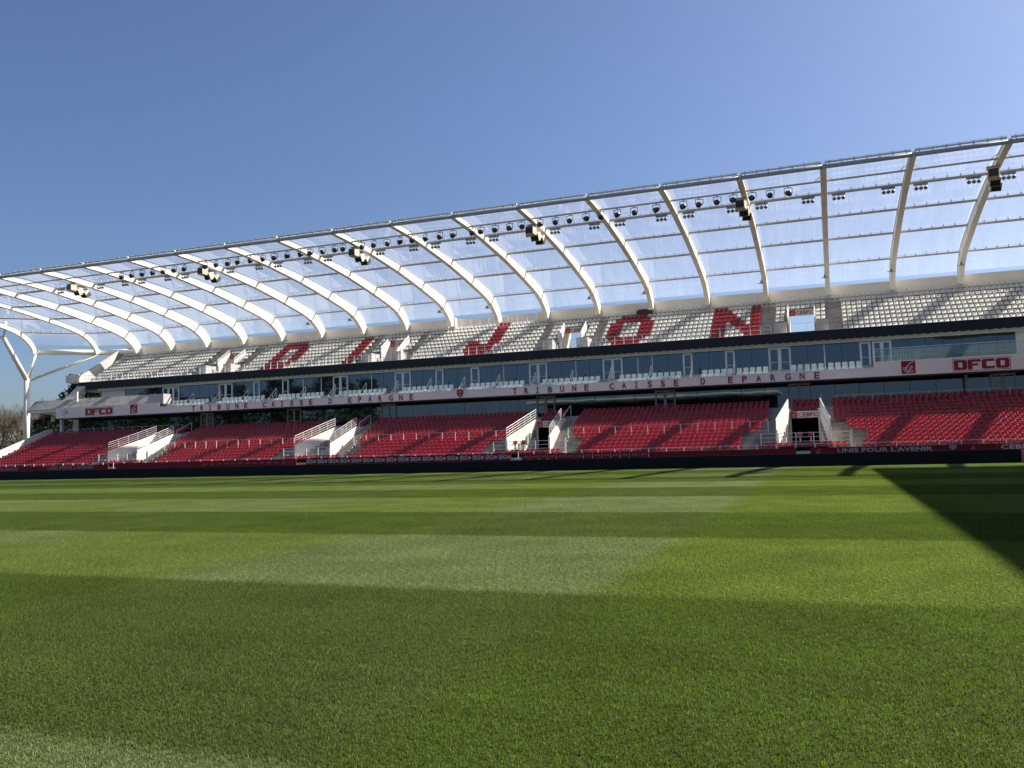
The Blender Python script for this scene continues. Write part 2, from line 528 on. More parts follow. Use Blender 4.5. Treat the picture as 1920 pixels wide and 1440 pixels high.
def grass():
    rng = np.random.default_rng(3)
    T = 0.6
    lib = bpy.data.collections.new('grass_tiles')
    for v in range(6):
        lean = -1 if v < 3 else 1
        n = 2400
        x = rng.uniform(-T * .54, T * .54, n)
        y = rng.uniform(-T * .54, T * .54, n)
        h = rng.uniform(0.012, 0.030, n) * (1 + .35 * np.sin(x * 31 + v) * np.cos(y * 27 + 2 * v))
        w = rng.uniform(0.0018, 0.0036, n)
        a = rng.uniform(0, math.pi, n)
        lx = lean * rng.normal(0.08, 0.5, n) * h
        ly = rng.normal(0.0, 0.5, n) * h
        ca, sa = np.cos(a) * w, np.sin(a) * w
        z0 = np.zeros(n)
        P = np.stack([
            np.stack([x - ca, y - sa, z0 - .002], 1), np.stack([x + ca, y + sa, z0 - .002], 1),
            np.stack([x + ca * .8 + lx * .35, y + sa * .8 + ly * .35, h * .6], 1), np.stack([x - ca * .8 + lx * .35, y - sa * .8 + ly * .35, h * .6], 1),
            np.stack([x + lx, y + ly, h], 1)], 1).reshape(-1, 3)
        me = bpy.data.meshes.new('grass_tile')
        fs = []
        for i in range(n):
            k = 5 * i
            fs += [(k, k + 1, k + 2, k + 3), (k + 3, k + 2, k + 4)]
        me.from_pydata(P.tolist(), [], fs)
        me.materials.append(MT['blade'])
        tint = np.clip(rng.lognormal(-.06, .36, n), .4, 1.9)
        at = me.attributes.new('tint', 'FLOAT', 'FACE')
        at.data.foreach_set('value', np.repeat(tint, 2))
        me.polygons.foreach_set('use_smooth', [True] * len(me.polygons))
        lib.objects.link(bpy.data.objects.new('grass_tile', me))
    pts, idx = [], []
    yy = 1.6
    while yy < 69.2:
        for k in range(int((0.24 * yy + 7 + 1.36 * yy + 6) / T) + 1):
            xx = -1.36 * yy - 6 + k * T
            if xx > 20: continue
            pts.append((xx + rng.uniform(-.02, .02), yy + rng.uniform(-.02, .02), 0.0))
            s = sum(1 for e in EDGES if yy > e) % 2
            idx.append(int(rng.integers(0, 3)) + (0 if s == 0 else 3))
        yy += T
    me = bpy.data.meshes.new('grass')
    me.from_pydata(pts, [], [])
    at = me.attributes.new('tile', 'INT', 'POINT')
    at.data.foreach_set('value', idx)
    o = link('grass', me)
    tag(o, 'short mown green grass covering the pitch before the stand', 'grass', kind='stuff')
    ng = bpy.data.node_groups.new('scatter grass', 'GeometryNodeTree')
    ng.interface.new_socket('Geometry', in_out='INPUT', socket_type='NodeSocketGeometry')
    ng.interface.new_socket('Geometry', in_out='OUTPUT', socket_type='NodeSocketGeometry')
    gi, go = ng.nodes.new('NodeGroupInput'), ng.nodes.new('NodeGroupOutput')
    ci = ng.nodes.new('GeometryNodeCollectionInfo')
    ci.inputs['Collection'].default_value = lib
    ci.inputs['Separate Children'].default_value = True
    ip = ng.nodes.new('GeometryNodeInstanceOnPoints')
    ip.inputs['Pick Instance'].default_value = True
    na = ng.nodes.new('GeometryNodeInputNamedAttribute')
    na.data_type = 'INT'
    na.inputs['Name'].default_value = 'tile'
    rv = ng.nodes.new('FunctionNodeRandomValue')
    rv.data_type = 'FLOAT_VECTOR'
    rv.inputs['Min'].default_value = (0, 0, -0.05)
    rv.inputs['Max'].default_value = (0, 0, 0.05)
    ng.links.new(gi.outputs[0], ip.inputs['Points'])
    ng.links.new(ci.outputs[0], ip.inputs['Instance'])
    ng.links.new(na.outputs['Attribute'], ip.inputs['Instance Index'])
    ng.links.new(rv.outputs['Value'], ip.inputs['Rotation'])
    ng.links.new(ip.outputs[0], go.inputs[0])
    md = o.modifiers.new('scatter', 'NODES')
    md.node_group = ng
grass()

# ------------------------------------------------------------------ grandstand
XL, XR = -97.8, 24.5                     # ends of the stand
LC = [-75.3, -50.0, -26.4, -2.05]        # centres of the lower tunnels
UC = [-74.7, -49.9, -26.95, -2.14]       # centres of the upper doorways
ly = lambda i: 73.15 + 0.8 * i
lz = lambda i: 1.19 + 0.332 * i
uy = lambda i: 88.35 + 0.8 * i
uz = lambda i: 12.42 + 0.524 * i
stand = empty('grandstand')
tag(stand, 'long two tier football grandstand with red lower seats and white upper seats', 'grandstand')

def segments(x0, x1, cuts):
    out, a = [], x0
    for c0, c1 in sorted(cuts):
        if c0 > a: out.append((a, c0))
        a = max(a, c1)
    if x1 > a: out.append((a, x1))
    return out

# lower terrace: one object for each row
lower = empty('lower_terrace'); lower.parent = stand
for i in range(13):
    cuts = []
    if 1 <= i <= 8:
        hw = 2.02 - 0.78 * (i / 8.6)
        cuts = [(c - hw, c + hw) for c in LC]
    elif i >= 9:
        cuts = [(c - 1.3, c + 1.3) for c in LC]
    y1 = ly(i) + 0.8 if i < 12 else 86.46
    lt = MB()
    for a, b in segments(XL, XR, cuts):
        lt.box(a, b, ly(i), y1, lz(i) - (0.75 if i else 1.19), lz(i))
    if i >= 9:
        for a, b in cuts: lt.box(a, b, ly(i) + (.28 if i == 9 else 0), y1, max(lz(i) - .34, 4.10 if i > 9 else 4.12), lz(i))
    build(lt, 'terrace_row', 'riser', lower)
build(MB().box(XL, XR, 72.0, ly(0), 0, 1.05), 'front_walkway', 'concrete', stand)
def flight(steps):
    f = empty('stair_flight'); f.parent = stand
    for b in steps: build(MB().box(*b), 'step', 'concrete', f)
for c in LC:
    for s_ in (-1, 1):
        st = []
        for i in range(12):
            a, b = (c - 2.75, c - 1.45) if s_ < 0 else (c + 1.45, c + 2.6)
            if i < 6:
                off = 0.62 * (1 - i / 6)
                a, b = (a - off - .25, b - off - .2) if s_ < 0 else (a + off + .2, b + off + .25)
            st.append((a, b, ly(i) + 0.42, ly(i) + 0.795, lz(i) + .002, lz(i) + 0.166))
        flight(st)
        flight([(c + s_ * 4.4 - .55, c + s_ * 4.4 + .55, ly(i) + 0.42, ly(i) + 0.795, lz(i) + .002, lz(i) + 0.166) for i in range(3)])

# upper terrace
upper = empty('upper_terrace'); upper.parent = stand
for i in range(9):
    cuts = [(c - 1.3, c + 1.3) for c in UC] if i <= 6 else []
    ut = MB()
    for a, b in segments(XL + .5, XR, cuts):
        ut.box(a, b, uy(i), uy(i) + 0.8 if i < 8 else 95.55, uz(i) - 0.7, uz(i))
    if i == 6:
        for a, b in cuts: ut.box(a, b, uy(i) + .2, uy(i) + .8, uz(i) - .25, uz(i))
    build(ut, 'terrace_row', 'riser', upper)
for c in UC:
    for a, b in ((c - 3.95, c - 2.7), (c + 2.62, c + 3.85)):
        flight([(a, b, uy(i) + 0.42, uy(i) + 0.795, uz(i) + .002, uz(i) + 0.262) for i in range(8)])
ledge = MB()
ledge.box(XL + .5, XR, 87.86, 88.34, 12.45, 12.84)
build(ledge, 'ledge', 'wallgrey', stand)
band = MB()
band.box(XL + .45, XR, 87.78, 87.855, 11.86, 12.80)
n = int((XR - XL) / 0.75)
for i in range(n):                        # scalloped lower edge of the dark band
    x = XL + .45 + i * (XR - XL - .45) / n
    w = (XR - XL - .45) / n
    band.plate([(x, 11.859), (x + w * .25, 11.80), (x + w * .5, 11.78), (x + w * .75, 11.80), (x + w, 11.859)], 87.785, 87.85)
build(band, 'dark_band', 'navy', stand)
hd = MB()
hd.box(XL + 3.5, XR, 88.2, 88.33, 11.50, 12.30)
hd.box(XL + 3.5, XR, 88.12, 88.198, 11.50, 11.60)
build(hd, 'header_panel', 'wallgrey', stand)
slab = MB()
slab.box(XL + .5, XR, 88.34, 97.0, 11.56, 11.74)
build(slab, 'floor_slab', 'concrete', stand)

# wall behind the upper tier, set back in the middle bays
wl = MB()
for a, b, y in ((XL + .5, -44.3, 95.6), (-44.3, -32.0, 97.1), (-32.0, XR, 95.6)):
    wl.box(a, b, y, y + 0.25, 16.5, 18.45 if y < 96 else 18.62)
wl.box(-44.55, -44.3, 95.85, 97.35, 16.5, 18.45)
wl.box(-32.0, -31.75, 95.85, 97.35, 16.5, 18.45)
wl.box(-44.3, -32.0, 95.55, 97.1, 16.3, 16.64)
build(wl, 'rear_wall', 'wallgrey', stand)
rp = MB().box(-44.0, -43.2, 95.35, 96.0, 16.64, 18.6)
build(rp, 'pier', 'white', stand)
gr = MB()
for k in range(9):
    x = -42.6 + k * 1.25
    gr.box(x - .025, x + .025, 96.0, 96.05, 16.64, 18.3)
gr.box(-43.1, -32.2, 96.0, 96.05, 18.30, 18.36)
build(gr, 'glass_rail', 'rail', stand)

# boxes level: glazed wall with doors
GY = 88.60
bodywall = MB()
bodywall.box(XL + 4.0, -89.7, GY - .06, GY + .3, 7.4, 11.5)
bodywall.box(16.5, XR, GY - .06, GY + .3, 7.4, 11.5)
bodywall.box(XL + 4.0, XR, GY + .3, 97.0, 5.0, 11.55)      # body of the building behind the glass
bodywall.box(XL + .6, XR, 86.9, 96.8, 0.0, 7.59)
build(bodywall, 'wall', 'white', stand)
doors2 = [(-83.15, -80.37), (-73.93, -71.73), (-56.68, -54.56), (-48.1, -45.96), (-31.14, -29.0), (-22.65, -20.46), (-5.4, -3.24), (4.3, 6.0)]
doors1 = [(-68.48, -67.49), (-64.09, -63.14), (-42.74, -41.71), (-38.25, -37.18), (-14.01, -13.01), (-9.68, -8.72), (3.15, 4.14)]
lightm = [-61.0, -58.4, -51.3, -34.2, -25.7, -18.8, -17.25, -0.07]
def door(x0, x1, z0, z1, y, nleaf, fm='frame', gm='glass', fw=0.18):
    fr = MB()
    fr.box(x0, x0 + fw, y - .10, y + .06, z0, z1)
    fr.box(x1 - fw, x1, y - .10, y + .06, z0, z1)
    fr.box(x0 + fw, x1 - fw, y - .10, y + .06, z1 - fw, z1)
    xs = [x0 + fw + (x1 - x0 - 2 * fw) * k / nleaf for k in range(nleaf + 1)]
    for k in range(1, nleaf):
        fr.box(xs[k] - fw * .9, xs[k] + fw * .9, y - .095, y + .055, z0, z1 - fw)
    fr.box(x0 + fw, x1 - fw, y - .09, y - .03, z0 + .95, z0 + 1.0)
    d = build(fr, 'door', fm, stand)
    for k in range(nleaf):
        build(MB().box(xs[k], xs[k + 1], y - .02, y + .03, z0, z1 - fw), 'pane', gm, d)
for a, b in doors2: door(a, b, 8.97, 11.46, GY - .02, 3 if b - a > 2.5 else 2)
for a, b in doors1: door(a, b, 8.97, 11.46, GY - .02, 1)
edges = sorted(doors1 + doors2)
cur = -89.7
spans = []
for a, b in edges:
    spans.append((cur, a)); cur = b
spans.append((cur, 16.5))
for a, b in spans:
    cutl = [a] + [x for x in lightm if a + .6 < x < b - .6] + [b]
    for p, q in zip(cutl[:-1], cutl[1:]):
        k = max(1, round((q - p) / 1.6))
        for j in range(k):
            x0, x1 = p + (q - p) * j / k, p + (q - p) * (j + 1) / k
            w = build(MB().box(x0 + .015, x1 - .015, GY, GY + .04, 8.97, 11.47), 'window', 'glass', stand)
        if q in lightm:
            build(MB().box(q - .05, q + .05, GY - .05, GY + .05, 8.97, 11.47), 'mullion', 'frame', stand)

# fascia with balcony behind
FY = 83.3
fs = MB()
fs.box(-78.9, 4.15, FY, FY + .22, 7.65, 8.44)
fs.box(-78.9, 4.15, FY - .04, FY + .26, 8.44, 8.51)
fs.box(4.15, XR, FY, FY + .22, 7.65, 9.02)
fs.box(-96.3, -78.9, FY, FY + .22, 7.65, 9.06)
build(fs, 'fascia', 'fascia', stand)
build(MB().box(-96.2, XR, FY + .22, 88.5, 7.60, 7.72).box(-96.2, XR, FY + .05, FY + .22, 7.50, 7.648), 'soffit', 'soffit', stand)
bal = MB()
bal.box(-96.2, XR, FY + .22, 84.62, 7.725, 7.90)
bal.box(-96.2, XR, 84.62, 85.6, 7.725, 8.40)
bal.box(-96.2, XR, 85.6, 88.5, 7.725, 8.96)
build(bal, 'balcony_floor', 'concrete', stand)
# sloped concrete parapet at the left end
build(MB().extr_x([(83.75, 8.88), (85.3, 8.88), (85.3, 10.3), (85.1, 10.3), (83.75, 8.98)], -102.1, -81.0), 'parapet', 'concrete', stand)
build(MB().extr_x([(83.68, 8.88), (85.05, 8.88), (85.05, 10.15), (83.68, 10.15)], -80.98, -78.5), 'parapet_end', 'panelgrey', stand)
build(MB().box(-102.1, -96.3, 83.7, 88.5, 8.60, 8.87), 'balcony_slab', 'fascia', stand)
build(MB().box(-96.35, -96.0, 84.0, 84.35, 5.17, 8.6), 'post', 'wallgrey', stand)
build(MB().box(-94.2, -94.0, 84.6, 84.8, 8.9, 11.2), 'post', 'wallgrey', stand)
# end block and raking beam under the upper tier
eb = MB().box(-99.8, -97.35, 87.9, 90.5, 12.9, 13.95)
build(eb, 'end_block', 'white', stand)
rk = MB().extr_x([(85.3, 10.0), (86.4, 10.0), (88.4, 12.4), (88.4, 12.85)], -97.6, -96.0)
build(rk, 'raking_beam', 'panelgrey', stand)
ew = MB()                                 # raked end walls of the two tiers
ew.extr_x([(88.0, 12.3), (95.6, 16.6), (95.6, 18.2), (94.9, 18.0), (88.0, 13.7)], XL + .2, XL + .48)
build(ew, 'end_wall', 'panelgrey', stand)
ew = MB()
ew.extr_x([(72.4, 0.0), (84.2, 0.0), (84.2, 6.35), (83.2, 6.12), (72.4, 1.9)], XL - .28, XL - .002)
build(ew, 'end_wall', 'white', stand)

# lounge glazing below the fascia
LY = 86.5
ldoors = [(-75.03, -73.01), (-61.9, -59.9), (-48.86, -46.89), (-29.66, -27.53), (-16.7, -14.61), (-3.61, -1.53), (13.82, 15.89)]
for a, b in ldoors: door(a, b, 5.18, 7.58, LY, 2, 'frameb', 'glasslow', 0.16)
cur, spans = -95.8, []
for a, b in ldoors:
    spans.append((cur, a)); cur = b
spans.append((cur, XR))
for a, b in spans:
    k = max(1, round((b - a) / 2.15))
    for j in range(k):
        x0, x1 = a + (b - a) * j / k, a + (b - a) * (j + 1) / k
        build(MB().box(x0 + .02, x1 - .02, LY, LY + .05, 5.18, 7.58), 'window', 'glasslow', stand)
build(MB().box(11.75, 11.98, LY - .5, LY - .3, 5.18, 7.58), 'column', 'frameb', stand)
build(MB().box(-95.8, XR, LY + .06, LY + .3, 5.0, 7.58), 'lounge_interior', 'dark', stand)

# front wall of the lower tier
fw = MB()
fw.box(XL, XR, 71.75, 72.0, 0.0, 1.02)
build(fw, 'front_wall', 'red', stand)

# tunnels (lower) and doorways (upper)
def parapet_wall(xf, xb, yf, yb, z0, zf, zb, t, s):
    """upright wall from (xf,yf) to (xb,yb), top sloping from zf to zb, thickness t outwards (s=+1: to +x)"""
    m = MB()
    a, b = (0, t) if s > 0 else (-t, 0)
    m.hexa([(xf + a, yf, z0), (xf + b, yf, z0), (xb + b, yb, z0), (xb + a, yb, z0),
            (xf + a, yf, zf), (xf + b, yf, zf), (xb + b, yb, zb), (xb + a, yb, zb)])
    return m
def wall_rail(xf, xb, yf, yb, zf, zb, h, nbar, nposts, r=0.015):
    m = MB()
    for k in range(nbar):
        d = h * (k + 1) / nbar
        m.tube((xf, yf, zf + d), (xb, yb, zb + d), r * (1.4 if k == nbar - 1 else 1), 5)
    for k in range(nposts):
        t = k / (nposts - 1)
        x, y, z = xf + (xb - xf) * t, yf + (yb - yf) * t, zf + (zb - zf) * t
        m.tube((x, y, z), (x, y, z + h), r * 1.3, 5)
    return m
for c in LC:
    for s in (-1, 1):
        t = build(parapet_wall(c + s * 2.05, c + s * 1.26, 74.0, 80.62, 1.0, 3.0, 4.95, 0.16, s), 'tunnel_wall', 'white', stand)
        if c == LC[-1]:
            m = parapet_wall(c + s * 2.13, c + s * 1.34, 74.05, 80.6, 2.98, 3.85, 5.85, 0.05, s)
            build(m, 'guard_panel', 'frame', t)
        else:
            build(wall_rail(c + s * 2.13, c + s * 1.34, 74.1, 80.55, 3.0, 4.95, 0.95, 4, 6), 'handrail', 'rail', t)
        build(MB().box(c + s * 1.30 - .14, c + s * 1.30 + .14, 80.63, 82.4, 1.0, 4.9), 'jamb', 'wallgrey', stand)
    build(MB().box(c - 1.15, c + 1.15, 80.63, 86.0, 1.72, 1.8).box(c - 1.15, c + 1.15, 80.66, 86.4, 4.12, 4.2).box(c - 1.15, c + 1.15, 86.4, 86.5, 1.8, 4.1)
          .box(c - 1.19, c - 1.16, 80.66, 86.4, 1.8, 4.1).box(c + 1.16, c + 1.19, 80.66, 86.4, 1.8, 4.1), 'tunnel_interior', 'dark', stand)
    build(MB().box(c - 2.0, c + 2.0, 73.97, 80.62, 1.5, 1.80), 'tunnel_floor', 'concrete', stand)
    g = MB()
    x0, x1 = c - 3.4, c + 3.6
    for z in (2.2, 2.55, 2.9): g.tube((x0, 73.9, z - .22), (x1, 73.9, z - .22), 0.02, 5)
    for k in range(6):
        x = x0 + (x1 - x0) * k / 5
        g.box(x - .035, x + .035, 73.87, 73.93, 1.52, 2.7)
    g.box(c + 3.66, c + 3.76, 73.85, 73.95, 1.2, 2.9)
    build(g, 'landing_rail', 'rail', stand)
    g = MB()
    x0 = c + 2.66
    g.tube((c + 1.5, 80.9, 5.3), (c + 1.5, 83.4, 6.3), 0.03, 5)
    g.tube((c + 1.5, 80.9, 4.5), (c + 1.5, 80.9, 5.3), 0.03, 5)
    g.tube((c + 1.5, 83.4, 5.2), (c + 1.5, 83.4, 6.3), 0.03, 5)
    build(g, 'stair_rail', 'rail', stand)
for c in UC:
    for s in (-1, 1):
        t = build(parapet_wall(c + s * 1.25, c + s * 1.25, 90.8, 93.2, 12.6, 14.6, 16.1, 0.14, s), 'doorway_wall', 'white', stand)
        build(wall_rail(c + s * 1.32, c + s * 1.32, 90.85, 93.15, 14.6, 16.1, 0.32, 2, 4, 0.018), 'handrail', 'rail', t)
        build(MB().box(*sorted((c + s * 1.40, c + s * 2.6)), 88.6, 90.6, 12.6, 14.0), 'side_box', 'panelgrey', stand)
        build(MB().box(*sorted((c + s * 1.25, c + s * 1.38)), 93.2, 95.5, 12.6, 15.5), 'jamb', 'wallgrey', stand)
    g = MB()
    g.tube((c - 1.2, 94.6, 14.55), (c + 1.2, 94.6, 14.55), 0.02, 5)
    g.tube((c + .45, 94.6, 13.0), (c + .45, 94.6, 14.55), 0.02, 5)
    build(g, 'doorway_rail', 'rail', stand)
    build(MB().box(c - 1.25, c + 1.25, 88.35, 96.0, 12.3, 12.46), 'doorway_floor', 'concrete', stand)

# rails
def rail_line(name, x0, x1, y, z0, z1, step, bars=(1.0,), pw=0.035, mt='rail', bw=0.014):
    g = MB()
    for b in bars:
        z = z0 + (z1 - z0) * b
        g.box(x0, x1, y - bw, y + bw, z - bw, z + bw)
    k = int((x1 - x0) / step)
    for i in range(k + 1):
        x = x0 + i * (x1 - x0) / max(1, k)
        g.box(x - pw, x + pw, y - .024, y + .024, z0, z1 + .021)
    return build(g, name, mt, stand)
LEDGE_CUT = [(c - 1.3, c + 1.3) for c in UC]
rail_line('ledge_rail', XL + 1.0, -5.0, 88.1, 12.84, 13.72, 1.0, (1.0, 0.5), 0.028)
for a, b in zip(LC[:-1], LC[1:]):
    rail_line('aisle_rail', a + 3.0, b - 3.0, ly(5) + .12, lz(5), lz(5) + .98, 1.42, (1.0, 0.15), 0.036)
rail_line('front_rail', XL, XR, 72.6, 1.05, 1.74, 1.5, (1.0,), 0.026)
rail_line('platform_rail', 0.7, XR, 84.3, 5.17, 6.15, 1.55, (1.0,), 0.03, 'frame')
rail_line('platform_rail', -95.5, -76.0, 84.3, 5.17, 6.15, 1.55, (1.0,), 0.03, 'frame')
# balcony rails and low glass
for k in range(19):
    x = -0.083 - 4.214 * k
    if x < -77.2: break
    g = MB()
    for a, b in (((x, 84.5, 8.68), (x, 86.2, 10.22)), ((x, 84.85, 8.45), (x, 86.2, 9.7))): g.tube(a, b, 0.03, 5)
    g.tube((x, 86.2, 8.96), (x, 86.2, 10.24), 0.032, 5)
    g.tube((x, 85.4, 8.40), (x, 85.4, 9.46), 0.028, 5)
    build(g, 'step_rail', 'rail', stand)
build(MB().box(-78.4, 4.1, FY + .10, FY + .13, 8.511, 8.70), 'glass_upstand', 'clear', stand)
build(MB().box(4.26, 17.0, 84.1, 84.13, 8.97, 10.25), 'glass_balustrade', 'clear', stand)
g = MB()
for k in range(30):
    x = 4.3 + k * 0.125
    g.box(x - .012, x + .012, 84.18, 84.20, 8.97, 10.15)
g.box(4.26, 17.0, 84.16, 84.21, 10.25, 10.29)
g.box(4.12, 4.26, 84.1, 84.24, 8.5, 10.2)
build(g, 'balcony_railing', 'frame', stand)

# ------------------------------------------------------------------ arched roof
RX0, RS = -81.37685, 6.30664
ribx = lambda k: RX0 + RS * k
ARC = [(68.3, 23.38), (71.4, 23.30), (75.4, 23.02), (81.5, 22.50), (87.3, 21.70), (91.2, 21.02), (93.2, 20.40), (94.6, 19.55), (95.5, 18.45), (95.75, 17.6)]
DEP = [0.42, 0.50, 0.58, 0.85, 1.10, 1.25, 1.38, 1.42, 1.3, 1.2]
def arc(shift=0.0, sub=4):
    P = [Vector((0, y, z)) for y, z in ARC]
    out, dep = [], []
    for i in range(len(P) - 1):
        p0 = P[max(i - 1, 0)]; p1 = P[i]; p2 = P[i + 1]; p3 = P[min(i + 2, len(P) - 1)]
        for j in range(sub):
            t = j / sub
            q = 0.5 * ((2 * p1) + (-p0 + p2) * t + (2 * p0 - 5 * p1 + 4 * p2 - p3) * t * t + (-p0 + 3 * p1 - 3 * p2 + p3) * t ** 3)
            out.append(q); dep.append(DEP[i] + (DEP[i + 1] - DEP[i]) * t)
    out.append(P[-1]); dep.append(DEP[-1])
    return [(q.y + shift, q.z) for q in out], dep
roof = empty('stand_roof')
tag(roof, 'arched transparent roof on white curved ribs over the grandstand', 'roof')
KS = list(range(-4, 20))
def rib_shift(k):
    return {-3: -1.8, -4: -7.0, 18: -1.8, 19: -7.0}.get(k, 0.0)
def front_clip(k):
    return {-3: 69.5, -4: 73.0, 18: 69.5, 19: 73.0}.get(k, 0.0)
PUR = [75.4, 81.5, 87.3, 93.2]
rib_mesh = {}
def make_rib(k):
    sh, fc = rib_shift(k), front_clip(k)
    key = (sh, fc)
    if key in rib_mesh: return rib_mesh[key]
    pts, dep = arc(sh)
    keep = [i for i, p in enumerate(pts) if p[0] >= fc]
    pts, dep = [pts[i] for i in keep], [dep[i] for i in keep]
    thin = 0.48 if sh else 1.0
    m = MB()
    top, bot = [], []
    for i, (y, z) in enumerate(pts):
        a, b = pts[max(0, i - 1)], pts[min(len(pts) - 1, i + 1)]
        d = Vector((b[0] - a[0], b[1] - a[1])).normalized()
        nrm = Vector((d.y, -d.x))
        top.append((y, z)); bot.append((y + nrm.x * dep[i] * thin, z + nrm.y * dep[i] * thin))
    def strip(lo, hi, w):
        n = len(lo)
        vs = []
        for (a, b) in zip(lo, hi):
            vs += [(-w, *a), (w, *a), (w, *b), (-w, *b)]
        f = [(0, 1, 2, 3)]
        for i in range(n - 1):
            o = 4 * i
            f += [(o + j, o + 4 + j, o + 4 + (j + 1) % 4, o + (j + 1) % 4) for j in range(4)]
        f.append((4 * n - 1, 4 * n - 2, 4 * n - 3, 4 * n - 4))
        m.add(vs, f)
    lerp = lambda a, b, t: (a[0] + (b[0] - a[0]) * t, a[1] + (b[1] - a[1]) * t)
    e = [0.05 / (d * thin) for d in dep]
    strip([lerp(t, b, x) for t, b, x in zip(top, bot, e)], top, 0.24)                       # top flange
    strip([lerp(t, b, 1 - x) for t, b, x in zip(top, bot, e)], [lerp(t, b, x + .002) for t, b, x in zip(top, bot, e)], 0.20)   # web box
    strip(bot, [lerp(t, b, 1 - x + .002) for t, b, x in zip(top, bot, e)], 0.23)            # bottom flange
    me = m.mesh('rib', 'steel')
    rib_mesh[key] = (me, pts, dep, top, bot)
    return rib_mesh[key]
stiff = {}
for k in KS:
    me, pts, dep, top, bot = make_rib(k)
    r_ = link('rib', me, roof, (ribx(k), 0, 0))
    key = rib_shift(k)
    if key not in stiff:
        m = MB()
        for y in PUR:
            i = min(range(len(pts)), key=lambda j: abs(pts[j][0] - (y + key)))
            (ty, tz), (by, bz) = top[i], bot[i]
            for s in (-1, 1):
                x0, x1 = (0.201, 0.225) if s > 0 else (-0.225, -0.201)
                m.hexa([(x0, by - .05, bz + .06), (x1, by - .05, bz + .06), (x1, by + .05, bz + .06), (x0, by + .05, bz + .06),
                        (x0, ty - .05, tz - .06), (x1, ty - .05, tz - .06), (x1, ty + .05, tz - .06), (x0, ty + .05, tz - .06)])
        stiff[key] = m.mesh('stiffener', 'purlin')
    link('stiffener', stiff[key], r_)

def arc_z(y, sh=0.0):
    pts, _ = arc(sh)
    for a, b in zip(pts[:-1], pts[1:]):
        if a[0] <= y <= b[0]:
            t = (y - a[0]) / max(1e-6, b[0] - a[0])
            return a[1] + (b[1] - a[1]) * t
    return pts[-1][1]
pur_mesh = {}
for k0, k1 in zip(KS[:-1], KS[1:]):
    s0, s1 = rib_shift(k0), rib_shift(k1)
    base = ribx(k0)
    for y, rad in ((71.3, 0.085), (75.4, 0.135), (81.5, 0.12), (87.3, 0.12), (93.2, 0.10)):
        ya, yb = y + s0, y + s1
        if min(ya, yb) < 69.0: continue
        drop = 0.42 if y < 72 else 0.05
        za, zb = arc_z(ya, s0) - drop, arc_z(yb, s1) - drop
        key = (y, s0, s1)
        if key not in pur_mesh:
            m = MB()
            a, b = Vector((.24, ya, za)), Vector((RS - .24, yb, zb))
            m.tube(a, b, rad, 8)
            if y > 72:
                for j in range(1, 6):
                    q = a + (b - a) * (j / 6)
                    m.box(q.x - .035, q.x + .035, q.y - .05, q.y + .05, q.z + rad, q.z + rad + .20)
            else:
                for q, s in ((a, -1), (b, 1)):
                    m.tube(q - Vector((s * .5, 0, 0)), q + Vector((-s * .05, 0, .38)), 0.03, 5)
            pur_mesh[key] = m.mesh('purlin', 'purlin')
        link('purlin', pur_mesh[key], roof, (base, 0, 0))
    # film panels
    ys = [68.45, 75.4, 81.5, 87.3, 93.2, 95.45]
    for j, (a, b) in enumerate(zip(ys[:-1], ys[1:])):
        key = ('film', j, s0, s1)
        if min(a + s0, a + s1) < 68 and j == 0 and (s0 < -2 or s1 < -2):
            a = max(a, 73.2 - min(s0, s1) - 5)
        if key not in pur_mesh:
            vs, f = [], []
            n = 5
            for i in range(n + 1):
                y = a + .06 + (b - a - .12) * i / n
                sag = 0.03 * math.sin(math.pi * i / n)
                for t in (0, .25, .5, .75, 1):
                    sh = s0 + (s1 - s0) * t
                    up = .16 + sag * (1 + math.sin(math.pi * t))
                    vs.append((.10 + (RS - .2) * t, y + sh, arc_z(y, 0.0) + up))
            for i in range(n):
                for t in range(4):
                    o = i * 5 + t
                    f.append((o, o + 1, o + 6, o + 5))
            pur_mesh[key] = MB().add(vs, f).mesh('roof_panel', 'film', True)
        link('roof_panel', pur_mesh[key], roof, (base, 0, 0))
    # front edge tube with its clip strip
    fa, fb = {18: 69.2, 19: 72.5, -3: 69.2, -4: 72.5}.get(k0, 68.25), {18: 69.2, 19: 72.5, -3: 69.2, -4: 72.5}.get(k1, 68.25)
    key = ('edge', fa, fb)
    if key not in pur_mesh:
        m = MB()
        a, b = Vector((.0, fa, 23.12)), Vector((RS, fb, 23.12))
        m.tube(a + Vector((.06, 0, 0)), b - Vector((.06, 0, 0)), 0.165, 10)
        pur_mesh[key] = m.mesh('edge_tube', 'tube', True)
        m = MB()
        for j in range(7):
            q = a + (b - a) * ((j + .5) / 7)
            m.box(q.x - .05, q.x + .05, q.y - .03, q.y + .05, q.z + .17, q.z + .46)
        m.tube(a + Vector((.12, 0.02, .33)), b - Vector((.12, -.02, -.33)), 0.085, 6)
        m.tube(a + Vector((.1, 0, .46)), b + Vector((-.1, 0, .46)), 0.018, 5)
        pur_mesh[key + (1,)] = m.mesh('clip_strip', 'rail')
    e = link('edge_tube', pur_mesh[key], roof, (base, 0, 0))
    link('clip_strip', pur_mesh[key + (1,)], e)
    # rear beam
    by = 98.2 if -52 < base < -30 else 96.2      # behind the wall that is set back
    bm_ = MB().tube((.0, by + s0, 17.85), (RS, by + s1, 17.85), 0.38, 12)
    build(bm_, 'rear_beam', 'steel', roof, (base, 0, 0), smooth=True)
